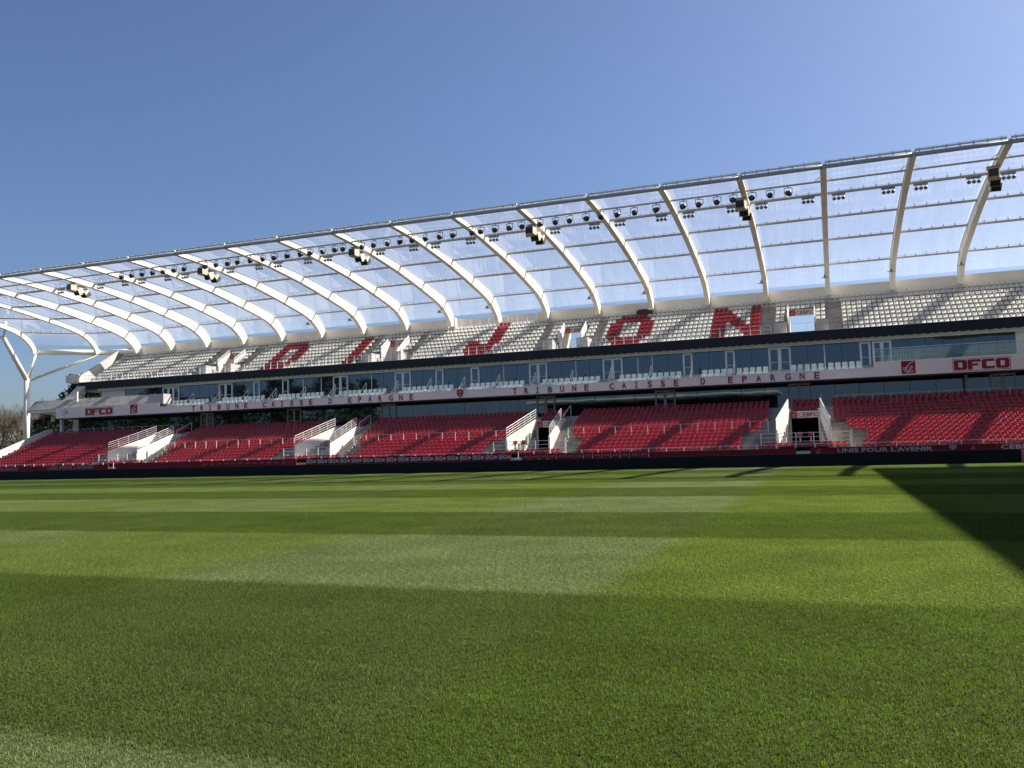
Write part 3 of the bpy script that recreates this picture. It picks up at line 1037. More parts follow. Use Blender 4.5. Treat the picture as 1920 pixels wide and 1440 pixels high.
# branching column at the left end (and its twin at the other end)
def branch_column(x, y, s):
    m = MB()
    f = (x, y, 13.6)
    m.tube((x, y, -.1), (x, y, 13.9), 0.42, 14)
    o = build(m, 'support_column', 'steel', roof, smooth=True)
    kA, kB = (-3, -4) if s < 0 else (18, 19)
    A = (ribx(kA), 95.7 + rib_shift(kA), 17.5)
    B = (ribx(kB), 95.7 + rib_shift(kB), 17.4)
    node = (x - s * 0.25, 84.0, 19.3)
    for q, r0, r1 in ((A, .22, .16), (B, .22, .16), (node, .36, .30)):
        m = MB().tube(f, q, r0, 10, r1)
        a, b = Vector(f), Vector(q)
        mid = a + (b - a) * .55
        d = (b - a).normalized() * .06
        m.tube(mid - d, mid + d, max(r0, r1) * .97 + .02, 10)
        build(m, 'strut', 'steel', roof, smooth=True)
    for q in ((ribx(kB), 83.9, 21.6), (x + s * 4.5, 80.5, 21.8)):
        build(MB().tube(node, q, .16, 8), 'strut', 'steel', roof, smooth=True)
branch_column(-107.3, 88.0, -1)
branch_column(-72 + 107.3, 88.0, 1)

# ------------------------------------------------------------------ things hung from the roof
def ray(px, py):
    return fwd + rgt * ((px - 960) / 1576.0025) - upv * ((py - 720) / 1576.0025)
def atY(px, py, Y):
    v = ray(px, py); t = Y / v.y
    return v.x * t, CAM.z + v.z * t
# stage spotlights
SPX = [229, 248, 267, 287, 306, 327, 346, 385, 405, 427, 445, 469, 492.5, 514, 538, 563, 581, 603, 627.5, 642, 677, 700, 725, 749, 772.5, 797, 824, 849, 885, 901, 928, 955, 977, 1012.5, 1041, 1068, 1098, 1126, 1157.5, 1189, 1231, 1282, 1312, 1346, 1376.5, 1412, 1446, 1480]
m = MB()
def drum(m, p, d, r, l, n=12, mi=0, taper=.75):
    p, d = Vector(p), Vector(d).normalized()
    m.tube(p - d * l * .5, p + d * l * .5, r, n, r * taper, mi)
def spot_parts(aim):
    h = MB()
    drum(h, (0, 0, -.55), aim, .25, .42)
    d = Vector(aim).normalized()
    h.tube(Vector((0, 0, -.55)) - d * .23, Vector((0, 0, -.55)) - d * .211, .20, 12, .20, 1)
    y = MB()
    y.tube((-.32, 0, -.12), (.32, 0, -.12), .03, 5)
    for s in (-1, 1): y.tube((s * .32, 0, -.12), (s * .31, 0, -.56), .028, 5)
    y.tube((0, 0, .02), (0, 0, -.14), .045, 6)
    return h.mesh('housing', ['lamp', 'bracket'], True), y.mesh('yoke', 'lamp')
variants = [spot_parts(a) for a in ((.35, .9, .35), (-.3, .9, .4), (.1, 1, .25), (.6, .7, .45), (-.55, .8, .3))]
for i, px in enumerate(SPX):
    x, _ = atY(px, 400, 71.3)
    # solve height on the purlin itself
    t = empty('spotlight', (x, 71.3, arc_z(71.3) - .5), (0, 0, random.uniform(-.4, .4)))
    tag(t, 'round black spotlight hung under the roof edge, %s from the left' % nth(i + 1), 'spotlight', 'spotlights along the roof edge')
    hm, ym = variants[(i * 7 + i // 3) % 5]
    link('housing', hm, t)
    link('yoke', ym, t)
# pendant lamp clusters on the second purlin
bmesh_ = MB()
bmesh_.box(-.62, .62, -.16, .16, -.30, -.10)
for j in (-1, 0, 1):
    bmesh_.tube((j * .42, 0, -.3), (j * .42, -.1, -.62), .03, 5)
bmesh_.tube((-.62, -.12, -.12), (-1.0, -.05, .12), .03, 5)
bracket = bmesh_.mesh('bracket', 'lampg')
dm = MB()
dm.tube((0, 0, .04), (0, -.03, -.04), .20, 12, .16)
disc = dm.mesh('lamp_head', 'lampg', True)
cl = 0
for k in range(-1, 17):
    for off in (1.15, RS - 1.3):
        x = ribx(k) + off
        t = empty('floodlight', (x, 75.4, arc_z(75.4) - .05))
        cl += 1
        tag(t, 'grey bracket with three hanging lamps on the roof purlin, %s from the left' % nth(cl), 'floodlight', 'lamp brackets under the roof')
        t.scale = (.85, .85, .85)
        link('bracket', bracket, t)
        for j in (-1, 0, 1):
            link('lamp_head', disc, t, (j * .42, -.1, -.68), (R(-22), R(-8 * j), 0))
# loudspeaker clusters under every third rib
sb = MB()
sb.hexa([(-.55, -.75, -.45), (.45, -.75, -.45), (.5, .15, -.55), (-.5, .15, -.55), (-.5, -.8, .45), (.45, -.8, .45), (.5, .1, .42), (-.5, .1, .42)])
cab = sb.mesh('cabinet', 'cream')
gm = MB().box(-.46, .38, -.84, -.802, -.38, .38)
grille = gm.mesh('grille', 'lamp')
fm = MB()
for z in (.55, .72): fm.box(-.6, .6, -.4, .35, z, z + .05)
for s in (-1, 1): fm.tube((s * .4, 0, .3), (s * .4, 0, 1.1), .03, 5)
frm = fm.mesh('hanger', 'cream')
for i, k in enumerate((0, 3, 6, 9, 12, 15)):
    t = empty('loudspeaker', (ribx(k) - .30, 72.9, 22.15), (0, 0, R(-8)))
    tag(t, 'cream loudspeaker cluster with black grille hung under a rib, %s from the left' % nth(i + 1), 'loudspeaker', 'loudspeakers under the roof ribs')
    t.scale = (.8, .8, .8)
    link('cabinet', cab, t); link('grille', grille, t); link('hanger', frm, t)
    for loc, rot in (((.06, 1.0, -.32), (R(28), 0, R(6))), ((.10, 1.95, -.45), (R(40), 0, R(12)))):
        c_ = link('cabinet', cab, t, loc, rot)
        link('grille', grille, c_)
# small cameras on the ribs
cm = MB().box(-.09, .09, -.35, .1, -.09, .09)
cm.tube((0, .05, 0), (.0, .25, .35), .03, 5)
cm.box(-.35, .35, -.05, .05, -.16, -.10)
cmesh = cm.mesh('camera_body', 'lampg')
for i, k in enumerate((3, 4, 6, 7, 9, 10, 12, 13, 14, 15)):
    t = empty('surveillance_camera', (ribx(k) - .25, 92.2, 18.95))
    tag(t, 'small grey camera on the foot of a roof rib, %s from the left' % nth(i + 1), 'camera', 'cameras on the roof ribs')
    link('camera_body', cmesh, t)

# ------------------------------------------------------------------ seats
def seat_mesh(name, m_, w=0.44, back=0.80, pan=0.42, concave=0.07):
    b = MB()
    us = [-1, -.62, 0, .62, 1]
    def sheet(rows, th, thin=False):
        # rows: list of (y, z, halfwidth, edge lift forward, edge lift up)
        vs, f = [], []
        for (y, z, hw, ef, eu) in rows:
            for u in us:
                vs.append((u * hw, y - ef * u * u, z + eu * u * u))
        n = len(vs)
        R_, C_ = len(rows), len(us)
        for (x, y, z) in list(vs):
            vs.append((x, y + th[0], z + th[1]))
        for r in range(R_ - 1):
            for c in range(C_ - 1):
                o = r * C_ + c
                f.append((o, o + 1, o + C_ + 1, o + C_))
                if not thin: f.append((n + o, n + o + C_, n + o + C_ + 1, n + o + 1))
        ring = [r * C_ for r in range(R_)] + [(R_ - 1) * C_ + c for c in range(1, C_)] + [r * C_ + C_ - 1 for r in range(R_ - 2, -1, -1)] + [c for c in range(C_ - 2, 0, -1)]
        if thin: vs = vs[:n]
        else:
            for a, c in zip(ring, ring[1:] + ring[:1]):
                f.append((a, c, n + c, n + a))
        b.add(vs, f)
    hw = w / 2
    sheet([(0.0, pan - .02, hw * .92, 0, .01), (0.05, pan + .01, hw, 0, .03), (0.38, pan - .02, hw * .95, 0, .05)], (0, -.035))
    sheet([(0.36, pan - .01, hw * .9, concave * .6, .02), (0.40, pan + .18, hw, concave, 0), (0.46, back - .05, hw, concave * .8, 0), (0.475, back, hw * .82, concave * .5, -.03), (0.51, back - .01, hw * .80, concave * .4, -.03)], (.035, -.005), True)
    b.box(-.05, .05, 0.12, 0.40, pan - .16, pan - .06, 1)
    return b.mesh(name, [m_, 'bracket'], False)
SL = seat_mesh('seat_red', 'seatred', w=.42, back=.73, pan=.43)
SR, SW = seat_mesh('seat_red', 'seatred', back=.84, pan=.53), seat_mesh('seat_white', 'seatwhite', w=.385, back=.85, pan=.54)

def arr(me):
    n = len(me.vertices)
    co = np.empty(n * 3); me.vertices.foreach_get('co', co)
    fs = [tuple(p.vertices) for p in me.polygons]
    mi = [p.material_index for p in me.polygons]
    return co.reshape(-1, 3), fs, mi
def joined(name, me, places, label):
    co, fs, mi = arr(me)
    V, F, MI = [], [], []
    n = len(co)
    for j, p in enumerate(places):
        V.append(co + np.array(p))
        F += [tuple(i + j * n for i in f) for f in fs]
        MI += mi
    m2 = bpy.data.meshes.new(name)
    m2.from_pydata(np.concatenate(V).tolist(), [], F)
    for m_ in me.materials: m2.materials.append(m_)
    m2.polygons.foreach_set('material_index', MI)
    m2.update()
    return tag(link(name, m2), label, 'seats', kind='stuff')

def in_view(x, y, z):
    d = Vector((x, y, z)) - CAM
    w = d.dot(fwd)
    px = 960 + 1576 * d.dot(rgt) / w
    return -15 < px < 1935, w
# --- lower tier
def lower_blocked(i, x):
    for c in LC:
        d = x - c
        if i >= 10:
            if abs(d) < 1.2: return False
            if -2.85 < d < -1.2 or 1.2 < d < 2.6: return True
        elif i == 0:
            if -3.4 < d < 3.3: return False
            if -4.9 < d <= -3.4 or 3.3 <= d < 4.6: return True
        else:
            lo = -2.85 if i >= 7 else (-3.4 if i >= 5 else (-3.9 if i == 4 else -4.9))
            hi = -lo - .2
            if lo < d < hi: return True
    return False
blocks = []
allred = []
for i in range(13):
    x = XL + 0.9
    while x < XR - .4:
        if not lower_blocked(i, x):
            if not (4 <= i <= 4 and False):
                allred.append((x, ly(i) + 0.35, lz(i), i))
        x += 0.5
def near_key(p):
    v, w = in_view(p[0], p[1], p[2] + .6)
    return (0 if v else 1, w)
allred.sort(key=near_key)
big, rest = allred[:300], allred[300:]
def block_name(x):
    names = ['left of the leftmost tunnel', 'between the two leftmost tunnels', 'between the two middle tunnels', 'between the two rightmost tunnels', 'right of the rightmost tunnel']
    k = sum(1 for c in LC if x > c)
    for j, c in enumerate(LC):
        if abs(x - c) < 3.4:
            return 'in front of the %s tunnel' % ['leftmost', 'second', 'third', 'rightmost'][j]
    return names[k]
rowcount = {}
for p in sorted(big, key=lambda q: (q[3], q[0])):
    bn = block_name(p[0])
    rowcount[(p[3], bn)] = rowcount.get((p[3], bn), 0) + 1
    o = link('red_chair', SL, None, p[:3], (random.uniform(-.03, .03), 0, random.uniform(-.025, .025)))
    tag(o, 'red seat, %s from the left in the %s row %s' % (nth(rowcount[(p[3], bn)]), 'front' if p[3] == 0 else nth(p[3] + 1), bn), 'seat', 'red seats of the lower tier')
joined('red_seating', SL, [q[:3] for q in rest], 'rows of red seats in the rest of the lower tier')
# --- upper tier with the five letters
LET = {
 'D': (-67.55, ["RRRRRRRW.", "RRRRRRRRW", "RRRWWWRRR", "RRRWWWRRR", "RRRWWWRRR", "RRRWWWRRR", "RRRRRRRRW", "RRRRRRRWW"]),
 'I': (-55.6, ["RRR"] * 8),
 'J': (-39.6, ["WWWWWRRR", "WWWWWRRR", "WWWWWRRR", "WWWWWRRR", "WWWWWRRR", "RRRWWRRR", "RRRRRRRW", "RRRRRRRW", "WRRRRRWW"]),
 'O': (-22.95, ["WWRRRRRRWW", "WRRRRRRRRW", "RRRWWWWRRR", "RRRWWWWRRR", "RRRWWWWRRR", "RRRWWWWRRR", "WRRRRRRRRW", "WWRRRRRRWW"]),
 'N': (-11.45, ["RRRWWWWWRRR", "RRRRWWWWRRR", "RRRRRWWWRRR", "RRRRRRWWRRR", "RRRWRRRWRRR", "RRRWWRRRRRR", "RRRWWWRRRRR", "RRRWWWWRRRR"]),
}
def letter_at(i, x):
    for L_, (x0, rows) in LET.items():
        top = 8 if len(rows) == 9 else 7
        r = top - i
        if 0 <= r < len(rows):
            c = int(round((x - x0 - .22) / 0.5))
            if 0 <= c < len(rows[r]) and rows[r][c] == 'R': return L_
    return None
def upper_blocked(i, x):
    for c in UC:
        d = x - c
        if i <= 7 and (-3.95 < d < -2.68 or 2.6 < d < 3.85): return True
        if i <= 2 and -2.68 <= d <= 2.6: return True
        if i <= 5 and abs(d) < 1.55: return True
    return False
white, redl = [], []
for i in range(9):
    x = XL + 1.3
    while x < XR - .4:
        if not upper_blocked(i, x):
            L_ = letter_at(i, x)
            p = (x, uy(i) + 0.35, uz(i), i)
            if L_: redl.append(p + (L_,))
            elif not (i == 8 and -20.1 < x < -18.4): white.append(p)
        x += 0.5
cnt = {}
for p in sorted(redl, key=lambda q: (q[4], -q[3], q[0])):
    k = (p[4], p[3])
    cnt[k] = cnt.get(k, 0) + 1
    top = 8 if p[4] == 'J' else 7
    r = top - p[3]
    o = link('red_letter_chair', SR, None, p[:3])
    tag(o, 'red seat, %s from the left in the %s row of the seat letter %s' % (nth(cnt[k]), 'top' if r == 0 else nth(r + 1), p[4]), 'seat', 'red seats spelling the upper tier word')
white.sort(key=near_key)
big, rest = white[:300], white[300:]
rowcount = {}
unames = ['left of the leftmost doorway', 'between the two leftmost doorways', 'between the two middle doorways', 'between the two rightmost doorways', 'right of the rightmost doorway']
for p in sorted(big, key=lambda q: (q[3], q[0])):
    bn = unames[sum(1 for c in UC if p[0] > c)]
    rowcount[(p[3], bn)] = rowcount.get((p[3], bn), 0) + 1
    o = link('white_chair', SW, None, p[:3], (random.uniform(-.03, .03), 0, random.uniform(-.025, .025)))
    tag(o, 'white seat, %s from left in the %s upper row %s' % (nth(rowcount[(p[3], bn)]), WORDS[p[3] + 1], bn), 'seat', 'white seats of the upper tier')
joined('white_seating', SW, [q[:3] for q in rest], 'rows of white seats in the rest of the upper tier')
tp = MB().box(-20.1, -18.4, 94.95, 95.4, 17.0, 17.46).box(-19.9, -18.9, 95.0, 95.35, 17.46, 17.58)
tag(build(tp, 'folded_tarpaulin', 'lamp'), 'black folded tarpaulin over the top row seats above the letter O', 'tarpaulin')

# --- pale seats of the boxes
def pad(m, y0, y1, z0, z1, w, lean=0.0, r=.05):
    vs = []
    for z, k in ((z0, .86), (z0 + r, 1), (z1 - r * 2, 1.0), (z1, .80)):
        t = lean * (z - z0)
        vs += [(-w * k, y0 + t, z), (w * k, y0 + t, z), (w * k, y1 + t, z), (-w * k, y1 + t, z)]
    f = [(0, 3, 2, 1), (12, 13, 14, 15)]
    for i in range(3):
        o = 4 * i
        f += [(o + j, o + (j + 1) % 4, o + 4 + (j + 1) % 4, o + 4 + j) for j in range(4)]
    m.add(vs, f)
    return m
vb = pad(MB(), .36, .46, .40, .93, .235, .15).mesh('backrest', 'seatvip')
vp = pad(MB(), -.05, .42, .30, .44, .25).mesh('seat_pan', 'seatvip')
vb2 = MB().box(-.06, .06, .1, .4, 0, .3).mesh('pedestal', 'bracket')
bay = 0
for g_ in range(-9, 2):
    for half, x0 in ((0, -2.93 + 8.43 * g_), (1, 0.43 + 8.43 * g_)):
        if x0 < -79.5 or x0 > 3: continue
        bay += 1
        for row, (y, z) in enumerate(((83.75, 7.90), (84.72, 8.40))):
            for s in range(5):
                if x0 + .621 * s < -78.2: continue
                t = empty('balcony_chair', (x0 + .621 * s, y, z))
                tag(t, 'pale seat, %s from left in the %s row of the %s balcony bay' % (nth(s + 1), 'front' if row == 0 else 'back', WORDS[bay]), 'seat', 'pale seats on the boxes balcony')
                link('backrest', vb, t)
                if row == 1 or True:
                    link('seat_pan', vp, t)
# --- pairs of stewards' seats in front of the tunnels
pd = MB().box(-.05, .05, -.05, .05, 0, .85)
pdm = pd.mesh('pedestal', 'rail')
for c, nm in ((LC[3], 'rightmost'), (LC[2], 'third')):
    for j, dx in enumerate((-.42, .42)):
        t = empty('steward_chair', (c + dx + (.15 if c > -5 else -.9), 74.1, 1.5))
        tag(t, 'red seat on a white post before the %s tunnel, %s of the pair' % (nm, 'left' if j == 0 else 'right'), 'seat', 'raised stewards seats')
        link('shell', SR, t, (0, -.15, .42)); link('pedestal', pdm, t, (0, .1, 0))

# ------------------------------------------------------------------ signs on the fascia
def letter_I(h, w):
    t = h * .13
    return MB().box(-w / 2, w / 2, -.03, 0, 0, t).box(-w / 2, w / 2, -.03, 0, h - t, h).box(-t * .55, t * .55, -.029, 0, t, h - t).mesh('letter', 'redletter')
lcache = {}
def lettering(x0, x1, label, zc=8.05):
    t = empty('wall_lettering', (x0, FY - .01, zc - .31))
    tag(t, label, 'lettering', 'lettering on the white fascia')
    words = "TRIBUNE CAISSE D EPARGNE"
    pos = {}
    cw = (x1 - x0) / (len(words) - 1 - .1)
    for i, ch in enumerate(words):
        if ch == ' ': continue
        if ch not in lcache:
            lcache[ch] = letter_I(.62, .30) if ch == 'I' else text_mesh(ch, .63, .024, 'redletter', width=.45 if ch not in 'CG' else .54, depth=.03)
            lcache[ch].name = 'letter'
        link('letter', lcache[ch], t, (i * cw - (0 if ch != 'I' else -.15), 0, 0))
    return t
lettering(-73.65, -43.6, 'red capital letters on the left half of the white fascia, reading from TRIBUNE to EPARGNE')
lettering(-31.2, -1.2, 'red capital letters on the right half of the white fascia, reading from TRIBUNE to EPARGNE')

def block_letters(w, h):
    """four chunky block letters D F C O, xz plane, as closed boxes butted end to end"""
    out = []
    lw, gap, s = (w - .06 * 3 * w / 4) / 4, .06 * w / 4 * 1.0, None
    s = lw * .34
    t = h * .24
    x = 0
    def B(m, a, b, c, d, y0=-.035): m.box(a, b, y0, 0, c, d)
    for ch in 'DFCO':
        m = MB()
        c = .12 * lw
        if ch in 'DO':
            m.plate([(x, 0), (x + lw - c, 0), (x + lw, c), (x + lw, t), (x, t)] if ch == 'D' else [(x + c, 0), (x + lw - c, 0), (x + lw, c), (x + lw, t), (x, t), (x, c)], -.035, 0)
            m.plate([(x, h - t), (x + lw, h - t), (x + lw, h - c), (x + lw - c, h), (x, h)] if ch == 'D' else [(x, h - t), (x + lw, h - t), (x + lw, h - c), (x + lw - c, h), (x + c, h), (x, h - c)], -.035, 0)
            B(m, x, x + s, t, h - t); B(m, x + lw - s, x + lw, t, h - t)
        elif ch == 'F':
            B(m, x, x + s, 0, h); B(m, x + s, x + lw, h - t, h); B(m, x + s, x + lw * .8, h * .38, h * .38 + t * .8)
        else:
            m.plate([(x + c, 0), (x + lw - c, 0), (x + lw, c), (x + lw, t), (x, t), (x, c)], -.035, 0)
            m.plate([(x, h - t), (x + lw, h - t), (x + lw, h - c), (x + lw - c, h), (x + c, h), (x, h - c)], -.035, 0)
            B(m, x, x + s, t, h - t)
        out.append(m.mesh('letter', 'redletter'))
        x += lw + gap
    return out
def block_sign(x0, z0, w, h, label):
    t = empty('club_sign', (x0, FY - .01, z0))
    tag(t, label, 'sign', 'block letter signs on the fascia')
    e = .07
    m = MB()                              # thin outline round the letters
    m.box(-e - .035, w + e + .035, -.012, 0, -e - .035, -e)
    m.box(-e - .035, w + e + .035, -.012, 0, h + e, h + e + .035)
    m.box(-e - .035, -e, -.012, 0, -e, h + e)
    m.box(w + e, w + e + .035, -.012, 0, -e, h + e)
    build(m, 'outline', 'redletter', t)
    for me in block_letters(w, h): link('letter', me, t)
block_sign(10.6, 7.87, 4.31, .86, 'big red block letters DFCO on the right end of the white fascia')
block_sign(-91.0, 7.92, 4.5, .82, 'big red block letters DFCO on the left end of the white fascia')

def stroke(pts, w, y0=-.022, y1=-.0185):
    m = MB()
    L_ = []
    for i, p in enumerate(pts):
        a, b = Vector(pts[max(0, i - 1)]), Vector(pts[min(len(pts) - 1, i + 1)])
        d = (b - a).normalized()
        n = Vector((-d.y, d.x)) * w / 2
        L_.append((Vector(p) + n, Vector(p) - n))
    vs, f = [], []
    for y in (y0, y1):
        for a, b in L_: vs += [(a.x, y, a.y), (b.x, y, b.y)]
    n = len(L_) * 2
    for i in range(len(L_) - 1):
        o = 2 * i
        f += [(o, o + 1, o + 3, o + 2), (n + o, n + o + 2, n + o + 3, n + o + 1), (o, o + 2, n + o + 2, n + o), (o + 1, n + o + 1, n + o + 3, o + 3)]
    f += [(0, n, n + 1, 1), (n - 2, n - 1, 2 * n - 1, 2 * n - 2)]
    return m.add(vs, f)
def emblem_mesh(s, mt='whiteprint'):
    m = MB()
    y = [0]
    def S(p, w):
        q = stroke([(a * s, b * s) for a, b in p], w * s, -.022 - y[0], -.0185 - y[0])
        y[0] += .0008
        m.add(q.v, q.f)
    S([(.88, .93), (.62, .80), (.45, .62), (.36, .44), (.38, .22), (.48, .08)], .07)
    S([(.36, .44), (.24, .34), (.22, .22), (.33, .12), (.48, .08)], .06)
    S([(.10, .44), (.30, .50), (.52, .52)], .05)
    S([(.08, .33), (.24, .36), (.40, .37)], .05)
    S([(.48, .10), (.58, .34), (.72, .60)], .07)
    S([(.72, .60), (.82, .50), (.74, .42), (.60, .38)], .05)
    S([(.58, .26), (.86, .27)], .05)
    S([(.52, .12), (.88, .13)], .05)
    return m
def emblem(x0, z0, s, label, y=FY - .01):
    t = build(MB().plate([(0, 0.06 * s), (.10 * s, 0), (s, 0), (s, s), (0, s)], -.018, 0), 'emblem_sign', 'red', None, (x0, y, z0))
    tag(t, label, 'emblem', 'square red emblems')
    build(emblem_mesh(s), 'emblem_strokes', 'whiteprint', t)
    return t
emblem(6.36, 7.78, 1.15, 'square red plate with white strokes on the right part of the fascia')
emblem(-83.5, 7.82, 1.15, 'square red plate with white strokes on the left part of the fascia')
def shield(x0, z0, w, h, label, y, m1='redletter', m2='pinkprint'):
    P = lambda k, dz: [(w / 2 - w / 2 * k, h * .92), (w / 2, h), (w / 2 + w / 2 * k, h * .92), (w / 2 + w / 2 * k, h * .45), (w / 2 + w * .3 * k, h * .2), (w / 2, 0 + dz), (w / 2 - w * .3 * k, h * .2), (w / 2 - w / 2 * k, h * .45)]
    t = build(MB().plate(P(1, 0)[::-1], -.02, 0), 'crest', m1, None, (x0, y, z0))
    tag(t, label, 'crest')
    q = MB()
    q.plate([(w * .28, h * .42), (w * .72, h * .42), (w * .5, h * .16)], -.024, -.0205)
    q.plate([(w * .2, h * .60), (w * .46, h * .60), (w * .46, h * .82), (w * .2, h * .78)], -.024, -.0205)
    q.plate([(w * .54, h * .60), (w * .8, h * .60), (w * .8, h * .78), (w * .54, h * .82)], -.024, -.0205)
    build(q, 'crest_fields', m2, t)
shield(-37.7, 7.68, .78, .92, 'small red shield crest in the middle of the white fascia', FY - .05)
# round star emblem at the far left of the fascia
t = empty('star_emblem', (-94.6, FY - .01, 8.36))
tag(t, 'ring of small dark red flames with pink writing at the left end of fascia', 'emblem')
for k, a in enumerate((60, 100, 140, 180, 220, 260)):
    ca, sa = math.cos(R(a)) * .45, math.sin(R(a)) * .45
    da, db = math.cos(R(a)) * .12, math.sin(R(a)) * .12
    q = MB().plate([(ca - da, sa - db), (ca + db * .5, sa - da * .5), (ca + da, sa + db), (ca - db * .5, sa + da * .5)], -.02, 0)
    build(q, 'flame', 'redletter', t)
q = MB()
for j, (a, b, z) in enumerate(((-.25, .45, .02), (-.15, .75, -.13), (-.2, .5, .14))): q.box(a, b, -.015, 0, z, z + .07)
build(q, 'writing_band', 'pinkprint', t)

# signs over the tunnels and doorways
def tunnel_sign(c, y, z0, z1, w, label, grp):
    t = build(MB().box(-w / 2, w / 2, -.05, 0, 0, z1 - z0), 'tunnel_sign', 'whiteprint', None, (c, y, z0))
    tag(t, label, 'sign', grp)
    h = z1 - z0
    t2 = build(MB().box(-w / 2 + .03, -w / 2 + .03 + h * .95, -.062, -.051, .02, h - .02), 'emblem_square', 'red', t)
    e = build(emblem_mesh(h * .9, 'whiteprint'), 'emblem_strokes', 'pinkprint', t2, (-w / 2 + .05, -.048, .03))
    me = text_mesh('CEBFC', h * .62, .018, 'redletter', width=w - h - .16, depth=.02)
    link('lettering', me, t, (-w / 2 + h + .06, -.05, h * .18))
ordn = ['leftmost', 'second', 'third', 'rightmost']
for i, c in enumerate(LC): tunnel_sign(c, 80.50, 4.07, 4.69, 2.46, 'white sign with red square over the %s lower tunnel' % ordn[i], 'signs over the lower tunnels')
for i, c in enumerate(UC): tunnel_sign(c, 93.24, 15.20, 15.82, 2.46, 'white sign with red square over the %s upper doorway' % ordn[i], 'signs over the upper doorways')

# ------------------------------------------------------------------ boards along the front
def banner(x0, x1, z0, z1, label, grp=None, name='banner', m_='red', y=71.6):
    t = build(MB().box(0, x1 - x0, 0, .06, 0, z1 - z0), name, m_, None, (x0, y, z0))
    return tag(t, label, 'banner' if name == 'banner' else 'board', grp)
def put_text(t, s, x, z, h, w, mt='whiteprint', bold=.02, y=0):
    me = text_mesh(s, h, bold, mt, width=w)
    return link('lettering', me, t, (x, y, z))
BZ0, BZ1 = 0.93, 1.52
SH = lambda px: atY(px, 855, 71.6)[0]
b_ = banner(SH(1519.5), SH(1870), .90, 1.42, 'red banner with white motto letters right of the rightmost tunnel', 'red banners along the stand front')
put_text(b_, "UNIS POUR L'AVENIR", SH(1571) - SH(1519.5), .10, .34, SH(1750) - SH(1571))
for px, px1 in ((1529, 1543), (1820, 1834)):
    e = build(emblem_mesh(.42), 'emblem_strokes', 'greyprint', b_, (SH(px) - SH(1519.5), .015, .05))
q = MB().plate([(0, .40), (.0, .2), (.25, .0), (.5, .2), (.5, .40)], -.006, -.001)
build(q, 'crest_mark', 'greyprint', b_, (SH(1781) - SH(1519.5), 0, .07))
b_ = banner(SH(1870.5), SH(2000), .90, 1.40, 'red banner with white capitals CEB cut off at the right edge', 'red banners along the stand front')
put_text(b_, "CEBFC", .25, .10, .32, 2.3)
banner(SH(1216.5), SH(1493), .90, 1.42, 'long plain red banner left of the rightmost tunnel', 'red banners along the stand front')
for a, b in ((1493.5, 1519), (958.5, 977.5)):
    banner(SH(a), SH(b), .88, 1.12, 'pale grey step block in the gap of the banners before the %s tunnel' % ('rightmost' if a > 1200 else 'third'), None, 'step_block', 'frame', 71.5)
n = 14
for i in range(n):
    x0, x1 = SH(978) + (SH(1216) - SH(978)) * i / n, SH(978) + (SH(1216) - SH(978)) * (i + 1) / n
    b_ = banner(x0 + .02, x1 - .02, .97, 1.50, 'small dark red board marked AVS, %s from the left of fourteen' % nth(i + 1), 'small dark red boards in a row', 'advertising_board')
    put_text(b_, "·AVS·", .10, .17, .20, .62, 'greyprint', .01)
n = 17
b_ = banner(SH(573), SH(958), .98, 1.60, 'red banner with white letters SIG repeated along it', 'red banners along the stand front')
wl_ = (SH(958) - SH(573)) / n
sig = text_mesh("SIG", .40, .035, 'whiteprint', width=.78)
dotm = MB()
dotm.tube((0, -.006, 0), (0, -.001, 0), .15, 12)
dot = dotm.mesh('dot', 'whiteprint')
for i in range(n):
    link('lettering', sig, b_, (wl_ * i + .08, 0, .11))
    link('dot', dot, b_, (wl_ * i + 1.07, 0, .30))
b_ = banner(SH(379), SH(555), 1.0, 1.58, 'dark red banner with a row of faint small marks', 'red banners along the stand front')
faint = text_mesh("·AVS·", .15, .0, 'greyprint', width=.62)
n = 13
for i in range(n):
    link('mark', faint, b_, (.1 + i * (SH(555) - SH(379) - .1) / n, 0, .2))
banner(SH(217), SH(378.5), 1.0, 1.60, 'plain dark red banner right of the leftmost tunnel', 'red banners along the stand front')
b_ = banner(-97.5, SH(203), .98, 1.50, 'dark red banner with grey motto letters at the left end', 'red banners along the stand front')
put_text(b_, "UNIS POUR L'AVENIR", SH(90) + 97.5, .06, .42, SH(176) - SH(90), 'greyprint', .012)
put_text(b_, "le DFCO", SH(2) + 97.5, .06, .36, SH(34) - SH(2), 'greyprint', .012)
# black screen at the foot
sk = MB().box(-90.4, 12.9, 70.3, 70.42, 0.0, .955)
t = tag(build(sk, 'perimeter_board', 'black'), 'long blank black perimeter board along the foot of the stand', 'board')
cp_ = MB().box(-90.4, 12.9, 70.27, 70.45, .956, .985)
build(cp_, 'top_edge', 'lamp', t)
t = build(MB().box(12.95, 13.9, 70.3, 70.42, 0, .95), 'perimeter_board', 'pinkprint')
tag(t, 'short dusty pink board at the right end of the black one', 'board')
t = build(MB().box(-92.6, -90.45, 70.3, 70.42, 0, .95), 'perimeter_board', 'red')
tag(t, 'short red board at the left end of the black one', 'board')

